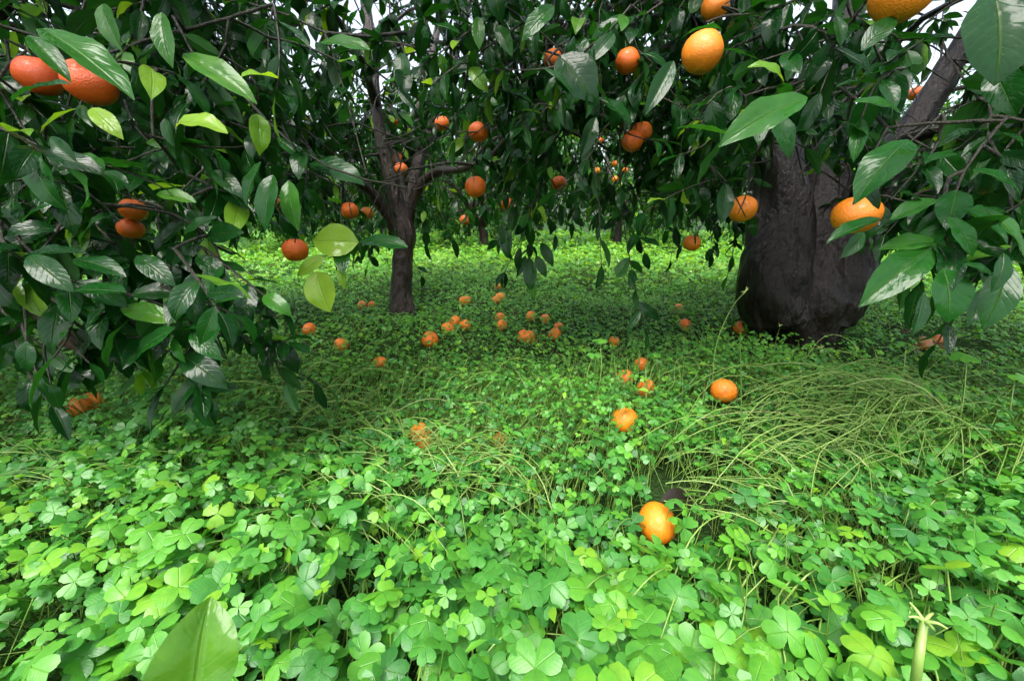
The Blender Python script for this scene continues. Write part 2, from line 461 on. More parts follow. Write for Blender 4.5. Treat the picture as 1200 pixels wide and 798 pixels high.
# ------------------------------------------------------------------ trees
def fuse(pieces, voxel, amp, zs, seed, freq):
    """trunk and limb stubs grown into one another, with ridged bark relief"""
    from mathutils import noise as mn
    Vs, F4, F3, n = [], [], [], 0
    for pts_r, sides in pieces:
        V, F, _ = bark_tube(pts_r, 40, sides, seed, 0.05)
        bot = len(V)
        V = np.vstack([V, np.asarray(pts_r)[0, :3]])
        Fb = np.stack([(np.arange(sides) + 1) % sides, np.arange(sides), np.full(sides, bot)], -1)
        Vs.append(V); F4.append(F[0] + n); F3 += [F[1] + n, Fb + n]; n += len(V)
    me = mk_mesh('fused', np.vstack(Vs), [np.vstack(F4), np.vstack(F3)])
    o = bpy.data.objects.new('fused', me); C.objects.link(o)
    m = o.modifiers.new('r', 'REMESH'); m.mode = 'VOXEL'; m.voxel_size = voxel
    m = o.modifiers.new('s', 'SMOOTH'); m.factor = 0.5; m.iterations = 8
    dg = bpy.context.evaluated_depsgraph_get()
    ev = o.evaluated_get(dg); em = ev.to_mesh()
    nv = len(em.vertices)
    co = np.empty(nv * 3, np.float32); em.vertices.foreach_get('co', co); co = co.reshape(-1, 3).astype(float)
    no = np.empty(nv * 3, np.float32); em.vertices.foreach_get('normal', no); no = no.reshape(-1, 3)
    F = np.array([list(p.vertices) for p in em.polygons if len(p.vertices) == 4])
    ev.to_mesh_clear()
    bpy.data.objects.remove(o); bpy.data.meshes.remove(me)
    d = np.empty(nv)
    for i in range(nv):
        x, y, z = co[i]
        a = mn.ridged_multi_fractal((x * freq, y * freq, z * freq * zs), 1.0, 2.1, 4, 1.0, 1.6)
        b = mn.noise((x * freq * .4 + 7, y * freq * .4, z * freq * .25))
        d[i] = (a - 1.0) * .85 + b * 0.9
    return co + no * (d * amp)[:, None], [F], np.zeros((nv, 2))

class Tree:
    def __init__(self, base):
        self.base = np.array(base, float)
        self.nodes = []                      # limb points twigs may grow from
        self.limbs = []
        self.paths = []
        self.br_p, self.br_r = [], []        # branches
        self.tw_p, self.tw_r = [], []        # twigs
        self.lp, self.ld, self.lz, self.lL, self.lt, self.lv = [], [], [], [], [], []
    def limb(self, name, pts, n, sides, seed, mat, rough, flute=0.0, nf=5, grow=True):
        self.limbs.append((name, bark_tube(pts, n, sides, seed, rough, flute, nf), mat))
        self.paths.append(np.asarray(pts, float))
        if grow: self.nodes.append(spline(pts, 30)[6:])
    def fused_trunk(self, trunk, n_limbs, mat, voxel, amp, zs, seed, freq):
        pcs = [(trunk, 32)]
        for pth in self.paths[:n_limbs]:
            q = spline(pth, 40)[:21].copy()
            q[:, 3] *= np.concatenate([np.full(9, 1.08), np.linspace(1.08, .70, 12)])
            pcs.append((q[::3], 20))
        self.limbs.insert(0, ('trunk', fuse(pcs, voxel, amp, zs, seed, freq), mat))
    def start(self, p, inward=True):
        nd = np.vstack(self.nodes)
        d = np.linalg.norm(nd[:, :3] - p, axis=1) + 0.5 * np.clip(nd[:, 2] - p[2] - 0.1, 0, None)
        return nd[np.argmin(d)]
    def branch(self, p, r1=0.004, sag=0.12, thin=False):
        s = self.start(p)
        if thin and self.br_p:
            nd = np.concatenate([np.array(self.br_p)[:, 4:].reshape(-1, 3), np.array(self.tw_p)[:, 2:].reshape(-1, 3)])
            d = np.linalg.norm(nd - p, axis=1) + 0.6 * np.clip(p[2] - nd[:, 2] + .02, 0, None)
            s = np.append(nd[np.argmin(d)], .0042)
        a, b = s[:3], np.asarray(p, float)
        L = np.linalg.norm(b - a)
        mid = (a + b) / 2 + np.array((0, 0, sag * L + (0.0 if thin else 0.02))) + rng.normal(0, 0.04 * L, 3)
        t = np.linspace(0, 1, 9)[:, None]
        pts = (1 - t) ** 2 * a + 2 * t * (1 - t) * mid + t ** 2 * b
        pts[1:-1] += rng.normal(0, 0.003 if thin else 0.006, (7, 3)) * min(1, L)
        r0 = min(s[3] * 0.7, 0.006 + 0.011 * L)
        self.br_p.append(pts); self.br_r.append(np.linspace(max(min(r0, .010), r1 * 1.3), r1, 9))
        return pts
    def twig(self, a, d, length, nl, size, tint0, sag=0.35, young=0.06, tip=True):
        d = d / np.linalg.norm(d)
        K = 6
        t = np.linspace(0, 1, K)[:, None]
        side = norm(np.cross(d, rng.normal(size=3)))
        pts = a + d * length * t + np.array((0, 0, -1)) * sag * length * t ** 2 + side * 0.12 * length * np.sin(t * 3.1) * rng.normal()
        self.tw_p.append(pts); self.tw_r.append(np.linspace(0.0032, 0.0014, K))
        s = np.sort(rng.uniform(0.12, 1.0, nl)) if nl > 1 else np.array([1.0])
        s[-1] = 1.0
        idx = np.clip(s * (K - 1), 0, K - 1.001); i = idx.astype(int); f = (idx - i)[:, None]
        pos = pts[i] * (1 - f) + pts[i + 1] * f
        td = norm(pts[i + 1] - pts[i])
        az = np.arange(nl) * 2.39996 + rng.uniform(0, 6.28)
        e1 = norm(np.cross(td, np.array((0.2, 0.1, 1.0)))); e2 = np.cross(td, e1)
        out = e1 * np.cos(az)[:, None] + e2 * np.sin(az)[:, None]
        dv = rng.uniform(0.6, 1.25, nl)[:, None]
        dv[-1] = 0.15
        ld = norm(td * np.cos(dv) + out * np.sin(dv) + np.array((0, 0, -1)) * rng.uniform(0.0, 0.65, nl)[:, None])
        lz = norm(np.array((0, 0, 1.0)) + 0.45 * td + rng.normal(0, 0.38, (nl, 3)) + 0.25 * out)
        tint = np.clip(tint0 + rng.normal(0, 0.09, nl), 0, 1)
        tint = np.where(rng.random(nl) < young, rng.uniform(0.5, 0.9, nl), tint)
        self.lp.append(pos); self.ld.append(ld); self.lz.append(lz)
        self.lL.append(size * rng.uniform(0.65, 1.15, nl)); self.lt.append(tint); self.lv.append(rng.integers(0, 6, nl))
    def leaf(self, tail, tip, zh, tint, width_variant=0, twigged=True):
        tail, tip = np.asarray(tail, float), np.asarray(tip, float)
        d = tip - tail
        k = [0.97, 0.97, 0.93, 0.98, 0.86, 0.99, 0.97][width_variant]
        # raise the tail direction so that the bent blade still ends at the tip
        b = LEAF_SPECS[width_variant][2] * 0.5
        L = np.linalg.norm(d) / k
        x = norm(d); zh = np.asarray(zh, float); z = norm(zh - x * (zh @ x))
        x2 = x * math.cos(b) + z * math.sin(b)
        self.hero.append((tail, x2, zh, L, tint, width_variant))
    def finish_arrays(self):
        self.lp = np.vstack(self.lp); self.ld = np.vstack(self.ld); self.lz = np.vstack(self.lz)
        self.lL = np.concatenate(self.lL); self.lt = np.concatenate(self.lt); self.lv = np.concatenate(self.lv)
    def keep(self, m):
        self.lp, self.ld, self.lz = self.lp[m], self.ld[m], self.lz[m]
        self.lL, self.lt, self.lv = self.lL[m], self.lt[m], self.lv[m]
    hero = None

def crown(tree, centre, radii, n_clusters, n_tw, n_lf, size, zmin, tint0=0.16, shell=0.35, keepout=None, young=0.05, tl=(0.2, 0.42)):
    centre = np.array(centre, float); radii = np.array(radii, float)
    k = 0
    while k < n_clusters:
        v = rng.normal(size=3); v /= np.linalg.norm(v)
        r = shell + (1 - shell) * rng.random() ** 0.6
        p = centre + v * r * radii
        zm = zmin(p[0], p[1]) if callable(zmin) else zmin
        if p[2] < zm + 0.08: continue
        if keepout is not None and keepout(p): continue
        k += 1
        br = tree.branch(p)
        outv = v * np.array((1, 1, 0.6))
        nt = int(n_tw * rng.uniform(0.7, 1.3))
        for q in range(nt):
            a = br[-1] if q < 3 else br[rng.integers(5, 9)] + rng.normal(0, 0.02, 3)
            d = outv * rng.uniform(0.1, 1.1) + rng.normal(0, 0.7, 3)
            tree.twig(a, d, rng.uniform(*tl), int(n_lf * rng.uniform(0.7, 1.3)), size, tint0 + rng.normal(0, 0.04), rng.uniform(0.1, 0.6), young)

def place_templates(T, pos, R, L, tint, var):
    mb = MB()
    for k, (V, F, UV) in enumerate(T):
        s = np.nonzero(var == k)[0]
        if not len(s): continue
        W = np.einsum('nij,vj->nvi', R[s], V) * L[s][:, None, None] + pos[s][:, None, :]
        n, nv = len(s), len(V)
        FF = (F[None] + (np.arange(n) * nv)[:, None, None]).reshape(-1, F.shape[1])
        mb.add(W, [FF], np.tile(UV, (n, 1)), np.repeat(tint[s], nv))
    return mb

def unit(v):
    return v / np.linalg.norm(v)

# --- sight lines that stay open between the leaves: fruit and trunk one can see
HANG = [  # px, py, depth, radius, material, label, group
    (106, 98, .62, .034, 3, 'large orange hanging under a long drooping leaf, beside a half hidden orange', None),
    (46, 90, .68, .032, 3, 'orange half hidden behind a glossy leaf, next to a large bare orange', None),
    (156, 246, 1.15, .034, 0, 'upper orange of a pair crossed by thin leaf blades in the drooping tree', None),
    (153, 268, 1.17, .033, 0, 'lower orange of a pair crossed by thin leaf blades in the drooping tree', None),
    (346, 293, 1.08, .034, 0, 'orange hanging beside a spray of bright lime green young leaves', None),
    (561, 155, 1.35, .035, 0, 'bare round orange hanging above another orange on the same twig', None),
    (557, 219, 1.32, .036, 0, 'bare round orange hanging on the twig below another orange', None),
    (466, 187, 2.55, .040, 0, 'orange hanging in the fork between the limbs of the slender trunk', None),
    (410, 247, 1.90, .042, 0, 'orange hanging among leaves just outside the low limb of the slender trunk', None),
    (741, 166, 1.25, .033, 0, 'lower orange of two deep orange fruits touching each other', None),
    (752, 155, 1.28, .034, 0, 'upper orange of two deep orange fruits touching each other', None),
    (823, 62, .80, .040, 1, 'big smooth orange with a leaf lying across its top', None),
    (870, 245, 1.08, .037, 1, 'orange hanging alongside the thick dark trunk under a dark leaf', None),
    (811, 285, 1.55, .034, 1, 'small orange hanging lowest on a thin twig over the bright grass', None),
    (1003, 252, .74, .039, 1, 'big orange crossed by a dark leaf in front of the thick trunk', None),
    (1058, -8, .56, .039, 1, 'big orange hanging highest, over the leaning limb of the thick trunk', None),
    (735, 72, 1.1, .034, 0, 'orange mostly hidden behind a long narrow glossy leaf', None),
    (649, 70, 1.3, .034, 0, 'orange peeping out above a broad dark leaf', None),
    (655, 215, 2.1, .042, 0, 'orange with a pale leaf against its side in the crown of the slender tree', None),
    (838, 8, 1.0, .034, 1, 'greenish yellow orange hanging above the big smooth orange', None),
]
SMALL = [(563, 104), (603, 118), (618, 120), (693, 52), (703, 3), (300, 31), (497, 20), (493, 45), (462, 143), (518, 145),
         (595, 240), (250, 299), (1073, 110), (860, 183), (706, 147), (430, 250), (470, 198), (545, 258), (1130, 205), (330, 240), (385, 30)]
FARO = [(659, 164), (671, 166), (729, 155), (704, 165), (700, 200), (720, 192), (721, 210), (733, 200), (675, 160), (640, 185), (590, 200), (778, 205), (1060, 180), (1150, 170), (230, 250)]

OPEN = [(P(px, py, d), r * 1.25) for px, py, d, r, *_ in HANG] 
OPEN += [(P(px, py, 2.3), r) for px, py, r in ((472, 350, .10), (472, 320, .10), (473, 290, .10), (473, 262, .09), (468, 240, .11), (462, 215, .11),
                                               (452, 185, .12), (445, 150, .11), (440, 115, .1), (485, 215, .12), (490, 185, .11), (440, 228, .11), (510, 203, .1), (420, 212, .1), (400, 200, .08), (505, 150, .07))]
OPEN += [(P(px, py, 1.6), r) for px, py, r in ((900, 380, .12), (940, 370, .14), (990, 370, .1), (900, 330, .14), (950, 330, .14), (990, 330, .12), (930, 290, .12), (980, 300, .1), (940, 250, .08), (905, 230, .10), (910, 190, .08), (955, 225, .08), (1000, 245, .09), (1030, 205, .09),
                                               (1060, 170, .06), (1085, 130, .07), (1105, 95, .07), (1125, 60, .06))]
OPEN += [(P(px, py, 4.1), .07) for px, py in FARO[:9]]
OPEN_P = np.array([o[0] for o in OPEN]); OPEN_R = np.array([o[1] for o in OPEN])
def sight_mask(p, L):
    """True for leaves that stay: none right in front of the open fruit and trunks, none in the viewer's lap"""
    q = p - CAM
    keep = np.ones(len(p), bool)
    for o, r in zip(OPEN_P, OPEN_R):
        v = o - CAM; D = np.linalg.norm(v); v = v / D
        t = q @ v
        off = np.linalg.norm(q - t[:, None] * v, axis=1)
        lim = r * np.clip(t, 0, D) / D + 0.22 * L
        keep &= ~((t > 0) & (t < D - r * 0.6) & (off < lim))
    dist = np.linalg.norm(q, axis=1)
    sidew = np.clip((np.abs(q[:, 0]) / np.maximum(dist, 1e-3) - 0.25) / 0.45, 0, 1)
    keep &= dist > (0.86 - 0.34 * sidew)
    return keep

def D2(px, r_px, depth):                       # picture radius -> metres for an upright stem off to the side
    return r_px / FPX * depth * math.cos(math.atan(abs(px - 600) / FPX))
def limb_px(rows):
    return np.array([[*P(px, py, d), D2(px, r, d)] for px, py, d, r in rows])

# slender tree
b1 = G(472, 374)
T1 = Tree(b1); T1.hero = []
dT = project(b1)[2]
tr1 = np.vstack([[*(b1 - np.array((0, 0, .06))), .105], limb_px([(472, 366, dT, 16), (470, 340, dT, 12.5), (472, 300, dT, 12), (474, 272, dT, 12.5), (474, 258, dT, 10)])])
T1.limb('limb', limb_px([(472, 276, dT, 8), (462, 228, dT, 8), (449, 175, dT - .03, 7.5), (441, 125, dT - .08, 6.5), (436, 70, dT - .1, 6), (428, 5, dT - .1, 6), (410, -90, dT - .1, 4)]), 46, 18, 5, M_bark, 0.09)
T1.limb('limb', limb_px([(470, 282, dT, 7), (446, 240, dT - .08, 6.5), (412, 206, dT - .22, 6.5), (372, 188, dT - .4, 5.5), (325, 165, dT - .55, 4.5), (270, 110, dT - .65, 3)]), 40, 16, 6, M_bark, 0.09)
T1.limb('limb', limb_px([(476, 272, dT, 8), (482, 220, dT + .1, 7.5), (492, 185, dT + .18, 7), (510, 140, dT + .25, 6), (530, 70, dT + .3, 6), (560, -40, dT + .3, 4)]), 40, 18, 7, M_bark, 0.09)
T1.limb('limb', limb_px([(478, 262, dT, 6), (490, 222, dT - .05, 5.5), (512, 202, dT - .15, 4.8), (540, 199, dT - .35, 4.2), (580, 180, dT - .6, 3.6), (620, 120, dT - .8, 3)]), 36, 14, 8, M_bark, 0.09)
T1.limb('limb', limb_px([(474, 258, dT, 6), (470, 190, dT + .3, 5), (500, 90, dT + .6, 4.5), (520, 0, dT + .8, 4)]), 30, 12, 9, M_bark, 0.08)
T1.limb('limb', limb_px([(441, 125, dT - .08, 6), (420, 60, dT - .4, 5), (380, 0, dT - .7, 4), (340, -90, dT - .8, 3)]), 26, 12, 10, M_bark, 0.08)
T1.limb('limb', limb_px([(476, 265, dT, 5), (470, 205, dT + .1, 4), (455, 140, dT + .3, 4), (470, 50, dT + .4, 3)]), 26, 12, 15, M_bark, 0.08)
T1.fused_trunk(tr1, 5, M_bark, .006, .009, .13, 3, 30.0)
c1 = np.array((b1[0] + 0.15, b1[1] - 0.22, 1.38))
def skirt1(x, y): return 0.60 + 0.09 * math.sin(5.1 * x + 1.0) * math.cos(4.3 * y) + (0.06 if y < 1.6 else 0)
crown(T1, c1, (1.70, 1.20, 0.95), 96, 11, 12, 0.082, skirt1, 0.12)

# thick old tree
b2 = G(940, 403)
T2 = Tree(b2); T2.hero = []
d2 = project(b2)[2]
tr2 = np.vstack([[*(b2 - np.array((0, 0, .08))), .13], limb_px([(942, 394, d2, 44), (940, 372, d2, 56), (944, 346, d2, 62), (948, 318, d2, 58), (952, 290, d2, 46), (955, 265, d2, 30)])])
T2.limb('limb', limb_px([(918, 372, d2 - .02, 42), (908, 335, d2 - .04, 44), (912, 290, d2 - .02, 38), (914, 240, d2, 36), (910, 190, d2, 33), (902, 110, d2 - .05, 28), (885, 10, d2 - .1, 24), (850, -110, d2 - .15, 16)]), 50, 26, 22, M_bark_old, 0.08, 0.12)
T2.limb('limb', limb_px([(962, 378, d2 - .03, 40), (972, 345, d2 - .05, 44), (982, 305, d2 - .04, 42), (995, 262, d2 - .04, 38), (1022, 215, d2 - .06, 31), (1060, 162, d2 - .1, 24), (1102, 98, d2 - .15, 20), (1145, 25, d2 - .2, 18), (1210, -90, d2 - .25, 14)]), 54, 26, 23, M_bark_old, 0.08, 0.12)
T2.limb('limb', limb_px([(955, 320, d2 + .03, 36), (960, 240, d2 + .06, 32), (965, 185, d2 + .1, 28), (980, 110, d2 + .2, 24), (990, 20, d2 + .3, 20), (1000, -90, d2 + .35, 14)]), 40, 22, 24, M_bark_old, 0.08)
T2.limb('limb', limb_px([(906, 160, d2 - .05, 14), (870, 110, d2 - .3, 10), (830, 50, d2 - .5, 8), (790, -40, d2 - .65, 6)]), 30, 16, 25, M_bark_old, 0.08)
T2.limb('limb', limb_px([(1060, 165, d2 - .15, 12), (1110, 150, d2 - .4, 9), (1180, 120, d2 - .6, 8), (1290, 60, d2 - .7, 6)]), 30, 16, 26, M_bark_old, 0.08)
T2.limb('limb', limb_px([(1000, 250, d2 - .1, 10), (1020, 150, d2 - .4, 8), (1030, 60, d2 - .6, 7), (1040, -60, d2 - .7, 6)]), 30, 16, 27, M_bark_old, 0.08)
T2.fused_trunk(tr2, 3, M_bark_old, .009, .016, .16, 21, 14.0)
c2 = np.array((b2[0] + 0.05, b2[1] - 0.15, 1.42))
def skirt2(x, y): return 0.60 + 0.08 * math.sin(4.1 * x) * math.cos(5.3 * y) + (-0.14 if (x > 1.0 and y < 1.3) else 0.0) + (0.07 if x < 0.85 else 0)
crown(T2, c2, (1.65, 1.40, 1.0), 120, 11, 12, 0.086, skirt2, 0.09)

# drooping tree with its trunk outside the picture
b3 = np.array((-2.25, 1.45, 0.0)); b3[2] = gz(b3[0], b3[1])
T3 = Tree(b3); T3.hero = []
T3.limb('trunk', [[*(b3 - np.array((0, 0, .06))), .12], [-2.24, 1.45, .12, .09], [-2.22, 1.44, .4, .08], [-2.2, 1.42, .62, .08]], 26, 28, 31, M_bark, 0.1, 0.1, 7, grow=False)
for k, pts in enumerate(([[-2.2, 1.42, .5, .05], [-1.9, 1.25, .85, .045], [-1.45, 1.0, 1.05, .035], [-1.0, .8, 1.05, .02], [-.7, .7, .95, .012]],
                         [[-2.2, 1.43, .5, .045], [-1.95, 1.45, .9, .04], [-1.6, 1.55, 1.35, .03], [-1.2, 1.5, 1.7, .02]],
                         [[-2.2, 1.42, .5, .05], [-2.25, 1.2, .9, .04], [-2.1, .85, 1.2, .03], [-1.7, .55, 1.3, .02], [-1.2, .42, 1.1, .012]],
                         [[-2.2, 1.42, .45, .04], [-1.8, 1.1, .62, .03], [-1.3, .85, .66, .022], [-.95, .68, .55, .014], [-.75, .6, .42, .008]],
                         [[-2.2, 1.44, .55, .04], [-2.3, 1.6, 1.2, .03], [-2.2, 1.6, 2.0, .02]])):
    T3.limb('limb', pts, 36, 16, 40 + k, M_bark, 0.09)
def skirt3(x, y):
    return 0.34 + 0.30 * min(1, max(0, (x + 1.1) / 0.45)) + 0.06 * math.sin(6 * x + 2) * math.cos(5 * y) + 0.12 * min(1, max(0, (y - 1.2) / .8))
crown(T3, (-2.05, 1.30, 1.25), (1.65, 1.35, 1.1), 125, 11, 12, 0.084, skirt3, 0.08)

# --- single leaves and sprays the photograph shows clearly
def hl(T, tail, tip, depth, tint, var=0, zh=(0, -0.55, 0.85), dd=0.0):
    a, b = P(tail[0], tail[1], depth), P(tip[0], tip[1], depth + dd)
    T.leaf(a, b, zh, tint, var)
up, face, top = (0, -.3, .95), (0, -.95, .3), (0, -.55, .85)
for args in ((( 51, 34), (154, 113), .47, .42, 1, (.5, -.6, .6)), ((34, 42), (82, 94), .48, .40, 3, (.6, -.6, .4)), ((82, 99), (14, 118), .46, .15, 0, top),
             ((215, 64), (299, 118), .60, .58, 3, (.3, -.7, .6)), ((107, 127), (144, 163), .56, .92, 0, (.5, -.7, .4)), ((267, 157), (210, 149), .58, .92, 4, (0, -.5, .85)),
             ((193, 139), (204, 172), .60, .10, 0, face), ((302, 134), (304, 178), .64, .78, 4, (.6, -.6, .5)), ((230, 238), (183, 227), .62, .60, 1, top),
             ((189, 15), (201, 78), .58, .45, 1, face), ((120, 5), (143, 60), .58, .45, 0, face), ((306, 190), (288, 240), .62, .20, 1, (-.4, -.7, .5)), ((320, 205), (311, 270), .62, .18, 0, face),
             ((338, 212), (350, 270), .66, .50, 0, face), ((34, 300), (86, 342), .52, .12, 0, top), ((86, 304), (147, 324), .54, .12, 0, up), ((148, 343), (66, 347), .52, .12, 0, up),
             ((206, 378), (141, 361), .58, .60, 1, top), ((206, 384), (152, 427), .57, .28, 0, (0, -.6, .75)), ((203, 396), (217, 425), .58, .35, 0, face), ((223, 391), (260, 422), .58, .28, 0, top),
             ((213, 416), (265, 454), .60, .05, 2, top), ((153, 374), (128, 428), .55, .05, 2, (-.5, -.4, .7)), ((284, 354), (279, 393), .66, .25, 6, face), ((293, 397), (316, 374), .68, .25, 0, face),
             ((200, 390), (180, 425), .60, .15, 0, face), ((210, 375), (262, 372), .62, .2, 1, top), ((60, 240), (25, 262), .5, .1, 0, top), ((150, 215), (120, 200), .56, .12, 0, top), ((135, 250), (95, 285), .56, .1, 2, top),
             ((250, 200), (285, 232), .62, .12, 0, top), ((160, 300), (205, 335), .58, .12, 0, top), ((230, 300), (270, 330), .66, .18, 0, top), ((90, 190), (60, 160), .52, .12, 0, face), ((255, 255), (215, 275), .62, .14, 1, top)):
    hl(T3, *args)
for args in (((420, 284), (367, 283), .80, .95, 6, (0, -.95, .35)), ((382, 300), (348, 324), .80, .92, 0, face), ((370, 318), (386, 365), .79, .97, 6, face), ((383, 296), (412, 306), .81, .9, 0, top), ((398, 312), (404, 338), .81, .85, 0, face),
             ((478, 290), (418, 284), .82, .22, 0, (0, -.6, .8)), ((362, 193), (425, 216), .70, .12, 2, top), ((434, 59), (372, 51), .78, .48, 0, (0, -.7, .6)), ((649, 7), (612, 48), .76, .30, 0, face), ((655, 66), (695, 118), .80, .05, 6, face),
             ((636, 80), (672, 113), .78, .16, 1, top), ((789, 72), (757, 133), .78, .12, 3, face), ((698, 138), (681, 184), .90, .12, 1, face), ((470, 62), (476, 112), .9, .2, 0, face), ((447, 100), (490, 92), .9, .5, 1, top),
             ((620, 302), (622, 342), 1.5, .22, 0, face), ((628, 300), (640, 325), 1.5, .2, 0, face), ((616, 300), (606, 324), 1.52, .16, 1, face), ((588, 262), (596, 302), 1.4, .18, 0, face), ((634, 285), (648, 312), 1.52, .18, 0, face),
             ((560, 20), (562, 58), .86, .5, 0, face), ((582, 30), (600, 66), .88, .35, 0, face), ((505, 30), (540, 40), .9, .2, 0, top), ((520, 88), (505, 120), .95, .25, 0, face), ((700, 115), (740, 145), .92, .14, 0, top), ((720, 40), (690, 75), .86, .15, 0, face)):
    hl(T1, *args)
for args in (((1165, -8), (1167, 98), .40, .10, 6, (-.25, -.9, .3)), ((1064, 164), (1004, 236), .53, .30, 2, (-.3, -.5, .75)), ((1044, 258), (1099, 233), .54, .38, 1, top), ((1000, 120), (1056, 133), .58, .35, 0, top),
             ((945, 114), (845, 169), .56, .42, 1, (0, -.6, .7)), ((919, 99), (880, 80), .68, .72, 4, top), ((1023, 170), (985, 142), .60, .15, 0, top), ((1105, 314), (1111, 377), .54, .30, 6, (0, -.95, .3)), ((1082, 343), (1070, 393), .53, .08, 3, face),
             ((1094, 286), (1009, 357), .56, .35, 1, (-.3, -.6, .7)), ((1098, 284), (1032, 291), .57, .48, 1, top), ((1176, 296), (1162, 342), .52, .12, 0, face), ((1031, 256), (970, 283), .53, .18, 3, up), ((1012, 272), (986, 302), .56, .32, 0, face),
             ((1140, 200), (1196, 228), .50, .22, 0, top), ((1150, 245), (1200, 300), .52, .42, 0, top), ((1110, 255), (1140, 300), .53, .3, 0, face), ((1008, 215), (1030, 245), .56, .1, 0, face), ((845, 35), (800, 45), .60, .3, 2, up), ((1010, 60), (1050, 20), .56, .15, 0, top),
             ((980, 20), (985, 55), .6, .12, 0, face), ((850, 215), (845, 262), .84, .1, 0, face), ((1130, 310), (1165, 325), .52, .14, 0, top), ((905, 130), (925, 185), .66, .2, 0, face), ((1085, 240), (1050, 225), .55, .12, 0, top), ((1120, 180), (1085, 190), .55, .2, 0, top)):
    hl(T2, *args)
def spray(T, px, py, depth, ex, ey, ed, n, size, tint, young=0.05):
    a, b = P(px, py, depth), P(ex, ey, ed)
    br = T.branch(a, 0.0022, 0.06, True)
    T.twig(br[-1], b - a, np.linalg.norm(b - a), n, size, tint, 0.0, young)
for a in ((110, 70, .62, 205, 86, .60, 7, .09, .15), (60, 320, .62, 205, 385, .58, 8, .085, .15), (30, 210, .6, 140, 260, .6, 9, .09, .1), (180, 160, .62, 300, 170, .66, 8, .085, .2), (100, 330, .66, 290, 395, .68, 9, .075, .2),
          (20, 330, .6, 60, 420, .55, 5, .08, .08), (200, 250, .66, 260, 330, .66, 9, .08, .15), (0, 150, .56, 80, 200, .54, 8, .085, .1), (0, 270, .58, 90, 330, .55, 9, .09, .08), (210, 200, .7, 320, 250, .7, 9, .085, .12), (60, 180, .6, 190, 220, .62, 10, .085, .12), (0, 30, .55, 80, 60, .52, 8, .085, .12)):
    spray(T3, *a)
for a in ((360, 200, .95, 345, 285, .95, 8, .08, .2), (330, 180, .9, 330, 250, .85, 8, .085, .2), (620, 240, 1.6, 625, 330, 1.5, 7, .075, .18), (640, 60, .95, 690, 100, .82, 7, .09, .15), (570, 150, 1.4, 560, 215, 1.36, 6, .08, .18), (720, 110, 1.1, 745, 150, 1.2, 6, .085, .15),
          (690, 180, 1.4, 700, 265, 1.4, 8, .08, .16), (760, 180, 1.5, 780, 270, 1.5, 9, .08, .15), (590, 200, 1.7, 590, 290, 1.6, 8, .08, .17), (520, 200, 1.7, 530, 280, 1.7, 8, .08, .17), (410, 190, 1.4, 420, 275, 1.4, 8, .08, .17), (400, 220, .98, 400, 285, .82, 6, .08, .3)):
    spray(T1, *a)
for a in ((1130, 200, .6, 1080, 330, .55, 9, .09, .2), (1180, 190, .6, 1180, 310, .55, 9, .09, .18), (1040, 150, .65, 1000, 240, .6, 6, .085, .18), (960, 90, .75, 850, 165, .68, 6, .09, .25), (1150, 30, .5, 1165, 80, .45, 3, .09, .1), (830, 180, 1.2, 815, 285, 1.5, 5, .08, .15),
          (880, 190, .95, 865, 250, .92, 5, .085, .15), (1110, 210, .6, 1120, 290, .55, 8, .09, .2), (930, 30, .75, 960, 110, .7, 9, .085, .13), (1060, 80, .65, 1010, 140, .6, 8, .085, .15), (850, 140, 1.1, 820, 230, 1.1, 9, .085, .15), (900, 150, 1.0, 880, 210, .95, 8, .085, .12)):
    spray(T2, *a)

for a in ((30, 300, .66, 45, 440, .60), (45, 310, .64, 75, 420, .60), (15, 320, .62, 30, 400, .58), (60, 330, .66, 60, 450, .62), (70, 340, .64, 105, 425, .60), (230, 330, .68, 262, 365, .68)):
    spray(T3, *a, 1, .05, .1)
def sprays(T, n, x0, x1, y0, y1, d0, d1, size, tint):
    for _ in range(n):
        px, py, d = rng.uniform(x0, x1), rng.uniform(y0, y1), rng.uniform(d0, d1)
        k = 70 / d
        spray(T, px, py, d, px + rng.normal(0, .8) * k, py + rng.uniform(.0, 1.1) * k, d - rng.uniform(-.02, .08), rng.integers(6, 12), size, tint + rng.normal(0, .05), .07)
sprays(T3, 50, -30, 330, -20, 250, .60, .95, .072, .09)
sprays(T3, 26, 0, 240, 220, 340, .60, .82, .072, .07)
sprays(T3, 22, -10, 270, 330, 400, .64, .88, .066, .06)
sprays(T3, 24, 40, 420, -20, 220, .9, 1.4, .078, .09)
sprays(T1, 34, 330, 800, -30, 80, .92, 1.15, .074, .10)
sprays(T1, 50, 350, 830, 0, 180, 1.05, 1.6, .078, .12)
sprays(T1, 14, 500, 860, 100, 235, 1.4, 2.0, .078, .18)
sprays(T2, 44, 800, 1210, -30, 150, .72, 1.0, .074, .08)
sprays(T2, 44, 820, 1060, 20, 215, 1.0, 1.35, .078, .07)
sprays(T2, 18, 1060, 1220, 130, 280, .62, .85, .076, .11)

near_trees = [T1, T2, T3]
for T in near_trees:
    T.finish_arrays()
    k = sight_mask(T.lp + T.ld * (T.lL * 0.5)[:, None], T.lL)
    k &= rng.random(len(k)) > (0.40 if T is T2 else 0.78) * np.clip((T.lp[:, 2] - 1.12) / 0.4, 0, 1)
    T.keep(k)
    h = T.hero
    T.lp = np.vstack([T.lp] + [x[0] for x in h]); T.ld = np.vstack([T.ld] + [x[1] for x in h]); T.lz = np.vstack([T.lz] + [x[2] for x in h])
    T.lL = np.concatenate([T.lL, [x[3] for x in h]]); T.lt = np.concatenate([T.lt, [x[4] for x in h]]); T.lv = np.concatenate([T.lv, [x[5] for x in h]])
    T.R = frames(T.ld, T.lz)
    for x in h:                               # each drawn leaf sits on its own twig
        pass

